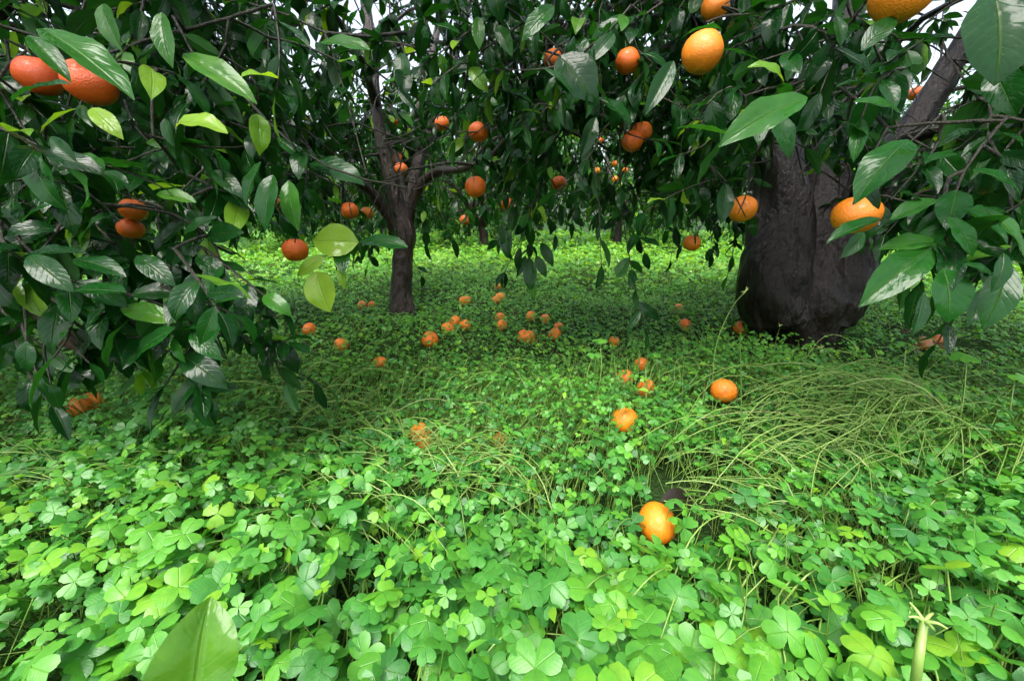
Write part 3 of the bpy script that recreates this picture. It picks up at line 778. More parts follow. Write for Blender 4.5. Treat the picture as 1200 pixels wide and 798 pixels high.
# how large each leaf shows: a coarse depth picture of all leaf midpoints
GW, GH = 300, 200
zb = np.full(GW * GH, 9e9)
def leaf_samples(T):
    s = []
    for a, b in ((.25, 0), (.5, 0), (.75, 0), (.5, .12), (.5, -.12)):
        s.append(T.lp + (T.R[:, :, 0] * a + T.R[:, :, 1] * b) * T.lL[:, None])
    return np.stack(s, 1)
for T in near_trees:
    S = leaf_samples(T)
    px, py, dep = project(S)
    ok = (px > 0) & (px < 1200) & (py > 0) & (py < 798) & (dep > 0.1)
    T.cell = (np.clip(py / 798 * GH, 0, GH - 1).astype(int) * GW + np.clip(px / 1200 * GW, 0, GW - 1).astype(int))
    T.ok, T.dep = ok, dep
    np.minimum.at(zb, T.cell[ok], dep[ok])
for T in near_trees:
    vis = (T.ok & (T.dep <= zb[T.cell] + 0.04)).mean(1)
    facing = np.abs(np.einsum('ni,ni->n', T.R[:, :, 2], norm(T.lp - CAM))) * 0.7 + 0.3
    T.score = vis * (T.lL / np.maximum(T.dep[:, 1], 0.2)) ** 2 * facing

M3 = Matrix
def build_tree(T, name, label, group, singles=300):
    root = thing(name, label, 'tree', T.base, group)
    off = T.base
    trunk = None
    for nm, (V, F, uv), mat in T.limbs:
        mb = MB(); mb.add(V - off, F, uv); o = mb.obj(nm, mat, trunk or root)
        trunk = trunk or o
    mb = MB(); tubes(mb, np.array(T.br_p) - off, np.array(T.br_r), 6)
    tag(mb.obj('branches', M_twig, root), 'thin dark wet branches', kind='stuff')
    mb = MB(); tubes(mb, np.array(T.tw_p) - off, np.array(T.tw_r), 3)
    tag(mb.obj('twigs', M_twig, root), kind='stuff')
    order = np.argsort(-T.score)[:singles]
    rest = np.ones(len(T.lL), bool); rest[order] = False
    for i in order:
        o = bpy.data.objects.new('leaf', LEAF_MESH[T.lv[i]])
        C.objects.link(o)
        o.parent = root
        m = Matrix.Identity(4)
        for r in range(3):
            for c in range(3):
                m[r][c] = T.R[i, r, c] * T.lL[i]
            m[r][3] = T.lp[i, r] - off[r]
        o.matrix_basis = m
        o.color = (float(T.lt[i]), 0, 0, 1)
    mb = place_templates(LEAF_MID, T.lp[rest] - off, T.R[rest], T.lL[rest], T.lt[rest], T.lv[rest])
    tag(mb.obj('crown', M_leaf, root), kind='stuff')
    return root
build_tree(T1, 'orange_tree', 'slender orange tree with grey brown trunk forking low, fallen oranges around its foot', None)
build_tree(T2, 'orange_tree', 'old orange tree with very thick swollen black trunk', None)
build_tree(T3, 'orange_tree', 'orange tree with low drooping branches that nearly reach the clover, trunk out of sight', None)

# --- the rows behind: three grown shapes, each tree a copy turned its own way
def far_shape(seed, n_cl, ntw, nlf, zmin):
    T = Tree((0, 0, 0))
    T.limb('trunk', [[0, 0, -.1, .13], [0, 0, .05, .1], [.02, .01, .3, .085], [.0, .03, .62, .085]], 16, 16, seed, M_bark, 0.08, grow=False)
    for k in range(6):
        a = k * 1.047 + rng.uniform(-.3, .3); r = rng.uniform(.7, 1.1)
        T.limb('limb', [[0, 0.02, .5, .05], [.25 * math.cos(a), .25 * math.sin(a), .85, .045], [.6 * r * math.cos(a), .6 * r * math.sin(a), 1.25, .03], [1.05 * r * math.cos(a), 1.05 * r * math.sin(a), 1.5 + rng.uniform(-.2, .4), .015]], 14, 8, seed + k, M_bark, 0.06)
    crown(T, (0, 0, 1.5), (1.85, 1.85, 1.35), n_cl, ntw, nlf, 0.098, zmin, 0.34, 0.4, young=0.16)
    T.finish_arrays(); T.R = frames(T.ld, T.lz)
    parts = []
    for nm, (V, F, uv), mat in T.limbs:
        mb = MB(); mb.add(V, F, uv); parts.append((nm, mb.mesh(nm, mat), None))
    mb = MB(); tubes(mb, np.array(T.br_p), np.array(T.br_r), 4); parts.append(('branches', mb.mesh('branches', M_twig), 'stuff'))
    mb = place_templates(LEAF_LO, T.lp, T.R, T.lL, T.lt, T.lv); parts.append(('crown', mb.mesh('crown', M_leaf), 'stuff'))
    return parts
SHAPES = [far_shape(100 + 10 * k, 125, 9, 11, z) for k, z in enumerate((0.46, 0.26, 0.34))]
FAR = [(1.92, 7.4, 0, .4, 1.2, 'orange tree whose dark trunk stands in the sunlit grass between the two nearer trunks', None)]
for k, (x, y, s) in enumerate(((-5.6, 5.7, 1.05), (-2.9, 6.7, 1.0), (-.5, 7.0, .95), (4.6, 6.8, 1.0), (7.3, 5.9, 1.05), (-4.4, 10.4, 1.1), (-1.2, 10.8, 1.05), (3.6, 11.0, 1.1), (7.4, 10.2, 1.1),
                                (-8.6, 7.4, 1.1), (10.5, 8.2, 1.2), (-10.8, 10.2, 1.2), (-6.3, 14.0, 1.2), (-2.6, 14.4, 1.2), (1.0, 14.2, 1.2), (5.2, 14.6, 1.2), (9.6, 13.6, 1.2))):
    FAR.append((x, y, k % 3, rng.uniform(0, 6.28), s, 'orange tree of the rows behind, its lower trunk hidden by leaves', 'orange trees of the rows behind'))
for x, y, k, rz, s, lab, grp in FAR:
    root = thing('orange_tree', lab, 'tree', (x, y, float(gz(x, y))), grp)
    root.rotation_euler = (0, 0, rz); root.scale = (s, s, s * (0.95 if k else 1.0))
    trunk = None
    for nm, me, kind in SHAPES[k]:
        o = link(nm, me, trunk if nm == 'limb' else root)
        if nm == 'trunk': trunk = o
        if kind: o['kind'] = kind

# ------------------------------------------------------------------ oranges
def sphere_mesh(name, mat, nu, nv, squash, seed, dent=0.0):
    r_ = np.random.default_rng(seed)
    th = np.linspace(0, math.pi, nu + 1); ph = np.arange(nv) * 2 * math.pi / nv
    TH, PH = np.meshgrid(th, ph, indexing='ij')
    r = 1 + 0.015 * np.sin(3 * PH + seed) * np.sin(TH) + 0.012 * np.sin(2 * PH + 5 * TH + seed)
    r -= 0.07 * np.exp(-(TH / 0.28) ** 2) + 0.02 * np.exp(-((math.pi - TH) / 0.3) ** 2)
    if dent:
        r -= dent * np.clip(np.sin(TH) * np.cos(PH - 1.0) - 0.2, 0, 1)
    V = np.stack([r * np.sin(TH) * np.cos(PH), r * np.sin(TH) * np.sin(PH), squash * r * np.cos(TH)], -1).reshape(-1, 3)
    k = np.arange(nu)[:, None] * nv; s = np.arange(nv)[None]; s2 = (s + 1) % nv
    F = np.stack([k + s, k + nv + s, k + nv + s2, k + s2], -1).reshape(-1, 4)
    return mk_mesh(name, V, [F], None, None, True, (mat,))
PEEL = {0: [sphere_mesh('peel', M_orange, 20, 28, q, i) for i, q in enumerate((.93, .97, .9))], 1: [sphere_mesh('peel', M_orange_y, 20, 28, q, i + 5) for i, q in enumerate((.94, .97, .9))], 3: [sphere_mesh('peel', M_orange_r, 20, 28, .93, 3)], 4: [sphere_mesh('peel', M_orange_f, 20, 28, q, i + 11) for i, q in enumerate((.92, .97, .88))], 2: [sphere_mesh('peel', M_rot, 18, 24, .7, 9, .25)]}
def calyx_mesh(stalk):
    mb = MB()
    V, F = [[0, 0, .90]], []
    for k in range(5):
        a = k * 2 * math.pi / 5
        V += [[.13 * math.cos(a - .4), .13 * math.sin(a - .4), .905], [.22 * math.cos(a), .22 * math.sin(a), .93], [.13 * math.cos(a + .4), .13 * math.sin(a + .4), .905]]
        F.append([0, 1 + 3 * k, 2 + 3 * k, 3 + 3 * k])
    mb.add(np.array(V), [np.array(F)])
    tubes(mb, np.array([[[0, 0, .88], [.01, 0, .97], [.03, .01, 1.05 + stalk]]]), np.array([[.06, .05, .035]]), 6)
    return mb.mesh('calyx', M_calyx)
CAL_H, CAL_F = calyx_mesh(.5), calyx_mesh(.02)
def orange(p, r, kind, label, group=None, rot=None, cal=True, hang=True):
    o = thing('orange', label, 'orange', p, group)
    o.rotation_euler = rot if rot is not None else (rng.normal(0, .15), rng.normal(0, .15), rng.uniform(0, 6.28))
    pe = link('peel', PEEL[kind][rng.integers(len(PEEL[kind]))], o); pe.scale = (r, r, r)
    if cal:
        link('calyx', CAL_H if hang else CAL_F, pe)
    return o
fruit_twigs = []
def hang_twig(p, r, T):
    s = None
    nd = np.vstack([np.array(T.tw_p).reshape(-1, 3), np.array(T.br_p).reshape(-1, 3)])
    d = np.linalg.norm(nd - p, axis=1) + 0.5 * np.clip(p[2] + r * 1.3 - nd[:, 2], 0, None)
    q = nd[np.argmin(d)]
    return q
stem_mb = {id(T): MB() for T in near_trees}
def hang_from(p, r, T):
    q = hang_twig(p, r, T)
    a = p + np.array((0, 0, r * 1.3))
    t = np.linspace(0, 1, 7)[:, None]
    pts = a * (1 - t) + q * t + np.array((0, 0, 1)) * 0.25 * np.linalg.norm(q - a) * (t * (1 - t))
    tubes(stem_mb[id(T)], [pts - T.base], [np.linspace(.0018, .0026, 7)], 5)
def tree_of(px):
    return T3 if px < 320 else (T1 if px < 770 else T2)
for px, py, d, r, kind, lab, grp in HANG:
    p = P(px, py, d)
    T = tree_of(px)
    orange(p, r, kind, lab, grp)
    hang_from(p, r, T)
for px, py in SMALL:
    p = P(px, py, rng.uniform(1.9, 2.8))
    orange(p, .037, int(rng.random() < .15), 'small orange glimpsed between the leaves of the three nearer trees', 'oranges glimpsed among the leaves')
    hang_from(p, .037, tree_of(px))
for px, py in FARO:
    d = rng.uniform(5.5, 5.9)                  # just inside the crowns of the next row
    p = P(px, py, d)
    orange(p, .046, int(rng.random() < .6), 'tiny looking orange in the sunlit trees of the rows behind', 'oranges in the rows behind', cal=False)
for T, nm in zip(near_trees, ('a', 'b', 'c')):
    root = [o for o in C.objects if o.name.startswith('orange_tree') and (Vector(T.base) - o.location).length < 1e-4][0]
    if stem_mb[id(T)].n:
        tag(stem_mb[id(T)].obj('fruit_stalks', M_twig, root), kind='stuff')

FALL = [  # px, py, radius, kind, label
    (732, 493, .040, 1, 'round orange lying half sunk in clover beyond the broken stalk'), (848, 458, .038, 1, 'orange lying in the clover between the thick trunk and another fallen orange'), (770, 613, .037, 1, 'orange lying in a dark hollow in the clover below a black dead leaf'),
    (400, 404, .036, 0, 'lone fallen orange on the grass beside the slender trunk, clear of the others'), (504, 398, .038, 0, 'lowest of three fallen oranges in a line by the slender trunk'), (525, 385, .038, 0, 'middle of three fallen oranges in a line by the slender trunk'), (533, 377, .036, 0, 'last of three fallen oranges in a line by the slender trunk'),
    (424, 358, .036, 0, 'one of two fallen oranges touching beside the slender trunk'), (436, 358, .036, 0, 'one of two fallen oranges touching beside the slender trunk'),
    (363, 386, .036, 0, None), (445, 425, .03, 0, None), (547, 352, .036, 0, None), (586, 349, .036, 1, None), (581, 352, .034, 0, None), (613, 394, .035, 0, None), (620, 395, .035, 0, None), (650, 392, .035, 0, None), (655, 384, .033, 0, None),
    (622, 371, .035, 0, None), (639, 374, .035, 0, None), (588, 381, .036, 0, None), (586, 372, .036, 0, None), (544, 353, .036, 1, None), (493, 510, .034, 1, None), (497, 518, .03, 0, None), (752, 428, .032, 0, None), (733, 443, .03, 0, None), (757, 455, .032, 0, None),
    (795, 362, .036, 0, None), (803, 381, .036, 0, None), (868, 384, .036, 0, None), (962, 408, .03, 1, None), (108, 472, .032, 0, None), (95, 477, .032, 0, None), (583, 336, .036, 1, None), (586, 516, .024, 1, None), (545, 381, .034, 0, None), (720, 400, .03, 0, None),
    (1084, 402, .036, 2, 'R'), (1097, 399, .034, 2, 'R')]
fallen = []
for px, py, r, kind, lab in FALL:
    p = G(px, py, r * 0.9 + .02)
    near = p[1] < 1.35
    grp = None
    if lab == 'R': lab, grp = 'brown rotting orange on bare soil behind the clover by the thick trunk', 'rotting oranges'
    elif lab is None:
        lab, grp = 'small fallen orange partly sunk in the low grass and clover', 'oranges fallen in the grass'
    elif lab.startswith('one of two'): grp = 'pair of oranges by the slender trunk'
    h = float(gz(p[0], p[1])) + r * 0.88
    if r > .0375 and near: h += .028                    # these lie on the matted stalks
    if kind == 0: kind = 4 if rng.random() < .8 else 0
    r = r * rng.uniform(.85, 1.05)
    q = P(px, py, project(np.array(p))[2])
    # rest on the ground along the same line of sight
    d = ray(px, py); t = (CAM[2] - h) / -d[2]; q = CAM + d * t
    fallen.append((q, r))
    orange(q, r, kind, lab, grp, rot=(rng.uniform(0, 3.1), rng.uniform(0, 3.1), rng.uniform(0, 6.28)), cal=kind != 2, hang=False)
FQ = np.array([f[0] for f in fallen]); FR = np.array([f[1] for f in fallen])

# ------------------------------------------------------------------ clover and grass
def leaflet_template(hi):
    # heart-shaped leaflet, base at origin, along +x, creased along the middle
    if hi:
        c = [(0, 0, 0), (.30, 0, .01), (.62, 0, -.02), (.90, 0, -.09)]
        s = [(.13, .19), (.38, .44), (.68, .55), (.92, .47), (1.02, .24)]
    else:
        c = [(0, 0, 0), (.45, 0, .01), (.86, 0, 0)]
        s = [(.34, .40), (.76, .53), (1.0, .26)]
    V = [list(x) for x in c]; nc = len(c)
    for sg in (1, -1):
        for x, y in s: V.append([x, sg * y, .10 * y - .42 * y * y + .10 * x - .22 * x * x])
    ns = len(s)
    a = lambda k: nc + k
    if hi:
        base = [[0, 1, a(0)], [1, a(1), a(0)], [1, 2, a(1)], [2, a(2), a(1)], [2, 3, a(2)], [3, a(3), a(2)], [3, a(4), a(3)]]
    else:
        base = [[0, 1, a(0)], [1, a(1), a(0)], [1, 2, a(1)], [2, a(2), a(1)]]
    F = list(base)
    for f in base:
        g = [v if v < nc else v + ns for v in f]
        F.append([g[0], g[2], g[1]])
    V = np.array(V, float)
    UV = np.stack([V[:, 0], V[:, 1] + 0.5], -1)
    return V, np.array(F), UV
def leaflet_fine():
    vs = np.array((-1, -.72, -.36, 0, .36, .72, 1.0)); us = np.array((0.02, .25, .5, .75, 1.0))
    xm = np.interp(np.abs(vs), (0, .36, .72, 1), (.90, 1.01, .98, .76))
    w = .56 * np.sin(np.pi / 2 * np.clip(us / .78, 0, 1)) ** .75
    X = us[:, None] * xm[None]; Y = w[:, None] * vs[None]
    Z = .10 * np.abs(Y) - .42 * Y ** 2 + .10 * X - .22 * X ** 2 + .012 * np.sin(9 * X + 3 * Y)
    V = np.stack([X, Y, Z], -1).reshape(-1, 3)
    a = (np.arange(4)[:, None] * 7 + np.arange(6)[None]).reshape(-1)
    return V, np.stack([a, a + 7, a + 8, a + 1], -1), np.stack([V[:, 0], V[:, 1] * .9 + .5], -1)
LFT_FINE = leaflet_fine()
LFT_HI, LFT_LO = leaflet_template(True), leaflet_template(False)
def rotz(a):
    c, s = math.cos(a), math.sin(a)
    return np.array([[c, -s, 0], [s, c, 0], [0, 0, 1]])
def trifoliate(lt, cup):
    Vs, Fs, Us, n = [], [], [], 0
    for k in range(3):
        ca, sa = math.cos(cup), math.sin(cup)
        tilt = np.array([[ca, 0, -sa], [0, 1, 0], [sa, 0, ca]])
        Vs.append(lt[0] @ tilt.T @ rotz(k * 2.0944 + (.08 if k == 1 else 0)).T); Fs.append(lt[1] + n); Us.append(lt[2]); n += len(lt[0])
    return np.vstack(Vs), np.vstack(Fs), np.vstack(Us)
CUPS = (-.22, .05, .3, -.45)
LFT_XS = (np.array([[0, 0, 0], [.9, 0, -.06], [.36, .42, .0], [.92, .42, -.1], [.36, -.42, .0], [.92, -.42, -.1]], float), np.array([[0, 1, 2], [1, 3, 2], [0, 4, 1], [1, 4, 5]]), np.array([[0, .5], [.9, .5], [.36, .92], [.92, .92], [.36, .08], [.92, .08]]))
CLO_XS = [trifoliate(LFT_XS, c) for c in CUPS]
CLO_HI = [trifoliate(LFT_HI, c) for c in CUPS]; CLO_LO = [trifoliate(LFT_LO, c) for c in CUPS]

def shade_zone(x, y):
    """1 under the crowns where the cover stays short and thin, 0 in the open"""
    a = np.clip((y - 1.25 - .12 * np.sin(3 * x)) / .5, 0, 1) * np.clip((3.35 + .25 * np.sin(2 * x) - y) / .5, 0, 1)
    return a
def cover_height(x, y):
    s = shade_zone(x, y)
    lump = .5 + .5 * np.sin(4.7 * x + 1.1) * np.sin(5.9 * y + 2.0 + 1.3 * x)
    near = (.068 + .085 * lump) * (1 - .35 * np.clip((y - .75) / .5, 0, 1))
    far = .16 + .14 * lump
    h = np.where(y > 2.7, far, near)
    return h * (1 - s) + s * (.062 + .04 * lump)

def scatter(y0, y1, dens, xpad=0.15):
    """random ground points inside the viewed wedge (a little beyond it)"""
    k = 1.42
    area = k * (y1 ** 2 - y0 ** 2) + 2 * xpad * (y1 - y0)
    n = int(area * dens * 1.0)
    y = np.sqrt(rng.random(n) * (y1 ** 2 - y0 ** 2) + y0 ** 2)
    x = (rng.random(n) * 2 - 1) * (k * y + xpad)
    return x, y

BARE = [(np.array(G(802, 598)[:2]), .115), (np.array(G(765, 615)[:2]), .055), (np.array(G(668, 540)[:2]), .05), (np.array(G(640, 420)[:2]), .05), (np.array(G(1085, 405)[:2]), .22), (np.array(G(560, 440)[:2]), .05), (np.array(G(870, 560)[:2]), .03)]
def clear_of(x, y, z, pad):
    k = np.ones(len(x), bool)
    q = np.stack([x, y, z], -1)
    for c, r in zip(FQ, FR):
        # nothing inside the fruit, and little standing right before it
        d = np.linalg.norm(q - c, axis=1)
        v = c - CAM; D = np.linalg.norm(v); v = v / D
        t = (q - CAM) @ v
        off = np.linalg.norm(q - CAM - t[:, None] * v, axis=1)
        k &= (d > r * 1.02 + pad + (.010 if c[1] < 1.25 else 0)) & ~((t < D) & (t > D - .22) & (off < r * (0.45 if c[1] < 1.25 else 0.12) + pad * 0.5))
    for c, r in BARE:
        k &= np.hypot(x - c[0], y - c[1]) > r * rng.uniform(.5, 1.1, len(x))
    for b, r in ((b1, .10), (b2, .16)):
        k &= np.hypot(x - b[0], y - b[1]) > r
    return k

class Clovers: pass
def make_clovers(y0, y1, dens, size, zfrac, tint0, xpad=.15):
    c = Clovers()
    x, y = scatter(y0, y1, dens, xpad)
    n = len(x)
    # stalks lean together in patches
    lean = .9 * np.sin(2.3 * x + 1.7 * y) + .7 * np.cos(3.1 * y - x)
    h = cover_height(x, y) * rng.uniform(zfrac, 1.08, n)
    la = lean + rng.normal(0, .8, n)
    ll = h * rng.uniform(.1, .9, n)
    bx, by = x - np.cos(la) * ll, y - np.sin(la) * ll
    c.base = np.stack([bx, by, gz(bx, by) - .005], -1)
    c.top = np.stack([x, y, gz(x, y) + h], -1)
    c.size = size(x, y) * rng.uniform(.45, 1.2, n) * (.82 + .4 * (.5 + .5 * np.sin(7.3 * x + 2.0 * y) * np.sin(6.1 * y - 3.0 * x))) if callable(size) else size * rng.uniform(.55, 1.2, n)
    zt = norm(np.stack([rng.normal(0, .38, n) + .15 * np.cos(la), rng.normal(-.08, .38, n) + .15 * np.sin(la), np.ones(n)], -1))
    az = rng.uniform(0, 6.28, n)
    c.R = frames(np.stack([np.cos(az), np.sin(az), np.zeros(n)], -1) - zt * (np.cos(az) * zt[:, 0] + np.sin(az) * zt[:, 1])[:, None], zt)
    patch = .5 + .5 * np.sin(3.3 * x - 2.2 * y + .7) * np.sin(2.7 * y + 4.1 * x)
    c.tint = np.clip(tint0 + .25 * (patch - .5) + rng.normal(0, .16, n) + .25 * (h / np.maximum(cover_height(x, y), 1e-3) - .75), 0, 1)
    c.tint = np.where(rng.random(n) < .04, rng.uniform(.75, .95, n), c.tint)
    c.var = rng.integers(0, 4, n)
    k = clear_of(x, y, c.top[:, 2], .017 if y1 < 2 else .009)
    c.keep = k
    for a in ('base', 'top', 'size', 'R', 'tint', 'var'): setattr(c, a, getattr(c, a)[k])
    return c
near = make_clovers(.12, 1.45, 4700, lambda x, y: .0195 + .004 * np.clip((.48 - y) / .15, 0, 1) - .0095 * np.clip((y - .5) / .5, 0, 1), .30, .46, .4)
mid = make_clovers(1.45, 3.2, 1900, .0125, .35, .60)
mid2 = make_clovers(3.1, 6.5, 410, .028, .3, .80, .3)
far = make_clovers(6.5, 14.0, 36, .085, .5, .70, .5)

def stems_of(c, mb, r, tint, sides=3, K=2):
    t = np.linspace(0, 1, K)[None, :, None]
    up_ = np.array((0, 0, 1.0)) * np.linalg.norm(c.top - c.base, axis=1)[:, None, None] * .25
    pts = c.base[:, None] * (1 - t) + c.top[:, None] * t + up_ * t * (1 - t) * 2
    tubes(mb, pts, np.full((len(c.top), K), r), sides, tint)

# the 300 clover leaves that show largest are plants of their own
px, py, dep = project(near.top)
inside = (px > 5) & (px < 1195) & (py > 380) & (py < 790)
zc = np.full(200 * 133, 9e9)
cell = np.clip(py / 6, 0, 132).astype(int) * 200 + np.clip(px / 6, 0, 199).astype(int)
np.minimum.at(zc, cell[inside], dep[inside])
sc = inside * (dep <= zc[cell] + .006) * near.size / np.maximum(dep, .1)
pick = np.argsort(-sc)[:300]
rest = np.ones(len(px), bool); rest[pick] = False
LFT_MESH = mk_mesh('leaflet', LFT_FINE[0], [LFT_FINE[1]], LFT_FINE[2], None, True, (M_clov1,))
smb = MB(); tubes(smb, np.array([[[0, 0, 0], [.03, 0, .35], [.03, 0, .7], [0, 0, 1.0]]]), np.array([[1., 1., .9, .8]]) * .014, 5)
STALK_MESH = smb.mesh('stalk', M_stalk)
for i in pick:
    o = thing('clover_plant', 'bright green clover plant with three heart-shaped leaflets on one stalk in the open clover patch', 'clover', tuple(near.base[i]), 'clover plants in the open patch')
    st = link('stalk', STALK_MESH, o)
    v = Vector(near.top[i] - near.base[i])
    L = v.length
    st.rotation_mode = 'QUATERNION'; st.rotation_quaternion = v.to_track_quat('Z', 'Y')
    st.scale = (.1, .1, L); st.color = (.55, 0, 0, 1)
    cup = CUPS[near.var[i]]
    for k in range(3):
        ca, sa = math.cos(cup + rng.normal(0, .12)), math.sin(cup + rng.normal(0, .12))
        Rl = near.R[i] @ rotz(k * 2.0944 + rng.normal(0, .06)) @ np.array([[ca, 0, -sa], [0, 1, 0], [sa, 0, ca]])
        f = link('leaflet', LFT_MESH, o)
        m = Matrix.Identity(4)
        for r in range(3):
            for cc in range(3): m[r][cc] = Rl[r, cc] * near.size[i]
            m[r][3] = near.top[i, r] - near.base[i, r]
        f.matrix_basis = m
        f.color = (float(np.clip(near.tint[i] + rng.normal(0, .03), 0, 1)), 0, 0, 1)
for a in ('base', 'top', 'size', 'R', 'tint', 'var'): setattr(near, a, getattr(near, a)[rest])
mb = place_templates(CLO_LO, near.top, near.R, near.size, near.tint, near.var)
tag(mb.obj('clover_cover', M_clov_n), 'dense fresh green clover covering the open ground', 'clover', kind='stuff')
mb = MB(); stems_of(near, mb, .0009, .5)
stalks = mb
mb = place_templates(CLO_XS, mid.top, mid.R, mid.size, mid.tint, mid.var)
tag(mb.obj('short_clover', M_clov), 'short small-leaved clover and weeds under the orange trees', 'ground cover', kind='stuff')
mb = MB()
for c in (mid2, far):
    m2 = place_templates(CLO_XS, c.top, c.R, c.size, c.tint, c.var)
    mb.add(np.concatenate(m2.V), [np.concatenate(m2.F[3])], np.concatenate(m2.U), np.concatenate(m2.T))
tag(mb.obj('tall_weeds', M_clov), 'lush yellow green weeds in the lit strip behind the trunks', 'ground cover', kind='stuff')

# grass blades and fallen pale stalks
def blades(mb, x, y, length, width, az, el, bend, tint, K=4):
    n = len(x)
    t = np.linspace(0, 1, K)
    base = np.stack([x, y, gz(x, y) - .004], -1)
    dirh = np.stack([np.cos(az), np.sin(az), np.zeros(n)], -1)
    ang = el[:, None] - bend[:, None] * t[None]
    dl = (length / (K - 1))[:, None]
    hx = np.concatenate([np.zeros((n, 1)), np.cumsum(np.cos(ang[:, :-1]) * dl, 1)], 1)
    hz = np.concatenate([np.zeros((n, 1)), np.cumsum(np.sin(ang[:, :-1]) * dl, 1)], 1)
    pts = base[:, None] + dirh[:, None] * hx[..., None] + np.array((0, 0, 1.0)) * hz[..., None]
    gl = gz(pts[..., 0], pts[..., 1]) + .006
    pts[..., 2] = np.maximum(pts[..., 2], gl)
    wob = rng.normal(0, 1, (n, 1)) * np.sin(t * 3)[None] * .04 * length[:, None]
    sidev = np.stack([-np.sin(az), np.cos(az), np.zeros(n)], -1)
    pts += sidev[:, None] * wob[..., None]
    w = (width[:, None] * np.array([1, .95, .7, .15])[None])
    tubes(mb, pts, w, 3, tint)
gmb = MB()
x, y = scatter(.95, 3.2, 800)
k = clear_of(x, y, gz(x, y) + .03, .0); x, y = x[k], y[k]; n = len(x)
blades(gmb, x, y, rng.uniform(.04, .11, n), rng.uniform(.0007, .0016, n), rng.uniform(0, 6.28, n), rng.uniform(.5, 1.4, n), rng.uniform(.2, 1.6, n), np.clip(rng.normal(.52, .2, n), 0, 1))
x, y = scatter(3.2, 7.0, 110); n = len(x)
blades(gmb, x, y, rng.uniform(.12, .30, n), rng.uniform(.0015, .003, n), rng.uniform(0, 6.28, n), rng.uniform(.8, 1.5, n), rng.uniform(.2, 1.4, n), np.clip(rng.normal(.4, .15, n), 0, 1))
x, y = scatter(.35, 1.3, 420)
k = clear_of(x, y, gz(x, y) + .05, .012); x, y = x[k], y[k]; n = len(x)
blades(gmb, x, y, rng.uniform(.08, .2, n), rng.uniform(.0006, .0012, n), rng.uniform(0, 6.28, n), rng.uniform(.4, 1.3, n), rng.uniform(.4, 1.6, n), np.clip(rng.normal(.6, .2, n), 0, 1))
# small ovate weeds through the clover
x, y = scatter(.3, 3.2, 420, .3)
k = clear_of(x, y, gz(x, y) + .06, .02); x, y = x[k], y[k]; n = len(x)
hz_ = cover_height(x, y) * rng.uniform(.6, 1.2, n)
az = rng.uniform(0, 6.28, n)
wp = np.stack([x, y, gz(x, y) + hz_], -1)
wR = frames(np.stack([np.cos(az), np.sin(az), rng.uniform(-.3, .7, n)], -1), np.stack([rng.normal(0, .3, n), rng.normal(0, .3, n), np.ones(n)], -1))
tag(place_templates(LEAF_LO, wp, wR, rng.uniform(.014, .034, n), np.clip(rng.normal(.55, .2, n), 0, 1), rng.integers(0, 6, n)).obj('weeds', M_clov), 'small narrow weed leaves mixed through the clover', 'weeds', kind='stuff')
tag(gmb.obj('grass', M_grass), 'fine green grass blades growing through the clover', 'grass', kind='stuff')
# lodged stalks lie over in sheaves
smb = stalks
SHEAF = [(1010, 495, 85, 150, 3.5, .42), (960, 525, 65, 90, 3.6, .38), (1060, 475, 30, 60, 2.9, .32), (430, 560, 110, 140, 2.7, .26), (360, 480, 45, 130, .3, .25), (930, 550, 50, 90, 2.4, .24), (520, 545, 80, 90, .5, .22), (760, 430, 60, 70, 1.2, .2), (300, 600, 60, 120, 2.9, .2), (600, 545, 55, 70, 2.6, .2), (1120, 520, 60, 90, 3.9, .28), (80, 570, 60, 90, .1, .22), (930, 610, 30, 80, 2.6, .2), (560, 470, 60, 110, .9, .2), (300, 640, 40, 200, 2.9, .2), (900, 690, 50, 250, .6, .18)]
for sx, sy, cnt, spread, az, ln in SHEAF:
    q = np.array([G(sx + rng.normal(0, spread * .5), sy + rng.normal(0, spread * .22), .05) for _ in range(cnt)])
    n = cnt
    a = az + rng.normal(0, .35, n)
    x, y = q[:, 0] - np.cos(a) * ln * .4, q[:, 1] - np.sin(a) * ln * .4
    L = ln * rng.uniform(.5, 1.15, n)
    pick_ = y > .25
    x, y, a, L = x[pick_], y[pick_], a[pick_], L[pick_]; n = len(x)
    if not n: continue
    el = rng.uniform(.75, 1.2, n)
    t = np.linspace(0, 1, 9)
    hh = rng.uniform(.07, .15, n) * np.clip(ln / .3, .6, 1.15)
    pts = np.stack([x, y, gz(x, y)], -1)[:, None] + np.stack([np.cos(a), np.sin(a), 0 * a], -1)[:, None] * (L[:, None] * t)[..., None]
    arch = (hh[:, None] * np.sin(t[None] ** .75 * math.pi * rng.uniform(.62, .92, n)[:, None]))
    pts[..., 2] = gz(pts[..., 0], pts[..., 1]) + arch + .008
    pts += np.stack([-np.sin(a), np.cos(a), 0 * a], -1)[:, None] * (rng.normal(0, .09, (n, 1)) * L[:, None] * np.sin(t * 3.1)[None])[..., None]
    tubes(smb, pts, np.linspace(.0013, .0008, 9)[None] * rng.uniform(.55, 1.5, (n, 1)), 4, np.clip(rng.normal(.54, .16, n), 0, 1))
tag(smb.obj('fallen_stalks', M_grass), 'long pale green clover stalks lying flattened over each other', 'stalks', kind='stuff')

# ------------------------------------------------------------------ single small plants and litter
def stalk_obj(name, pts, r0, r1, tint, parent):
    S = spline(np.array(pts), 16)
    mb = MB(); tubes(mb, S[None], np.linspace(r0, r1, 16)[None], 6)
    o = mb.obj(name, M_stalk, parent); o.color = (tint, 0, 0, 1)
    return o
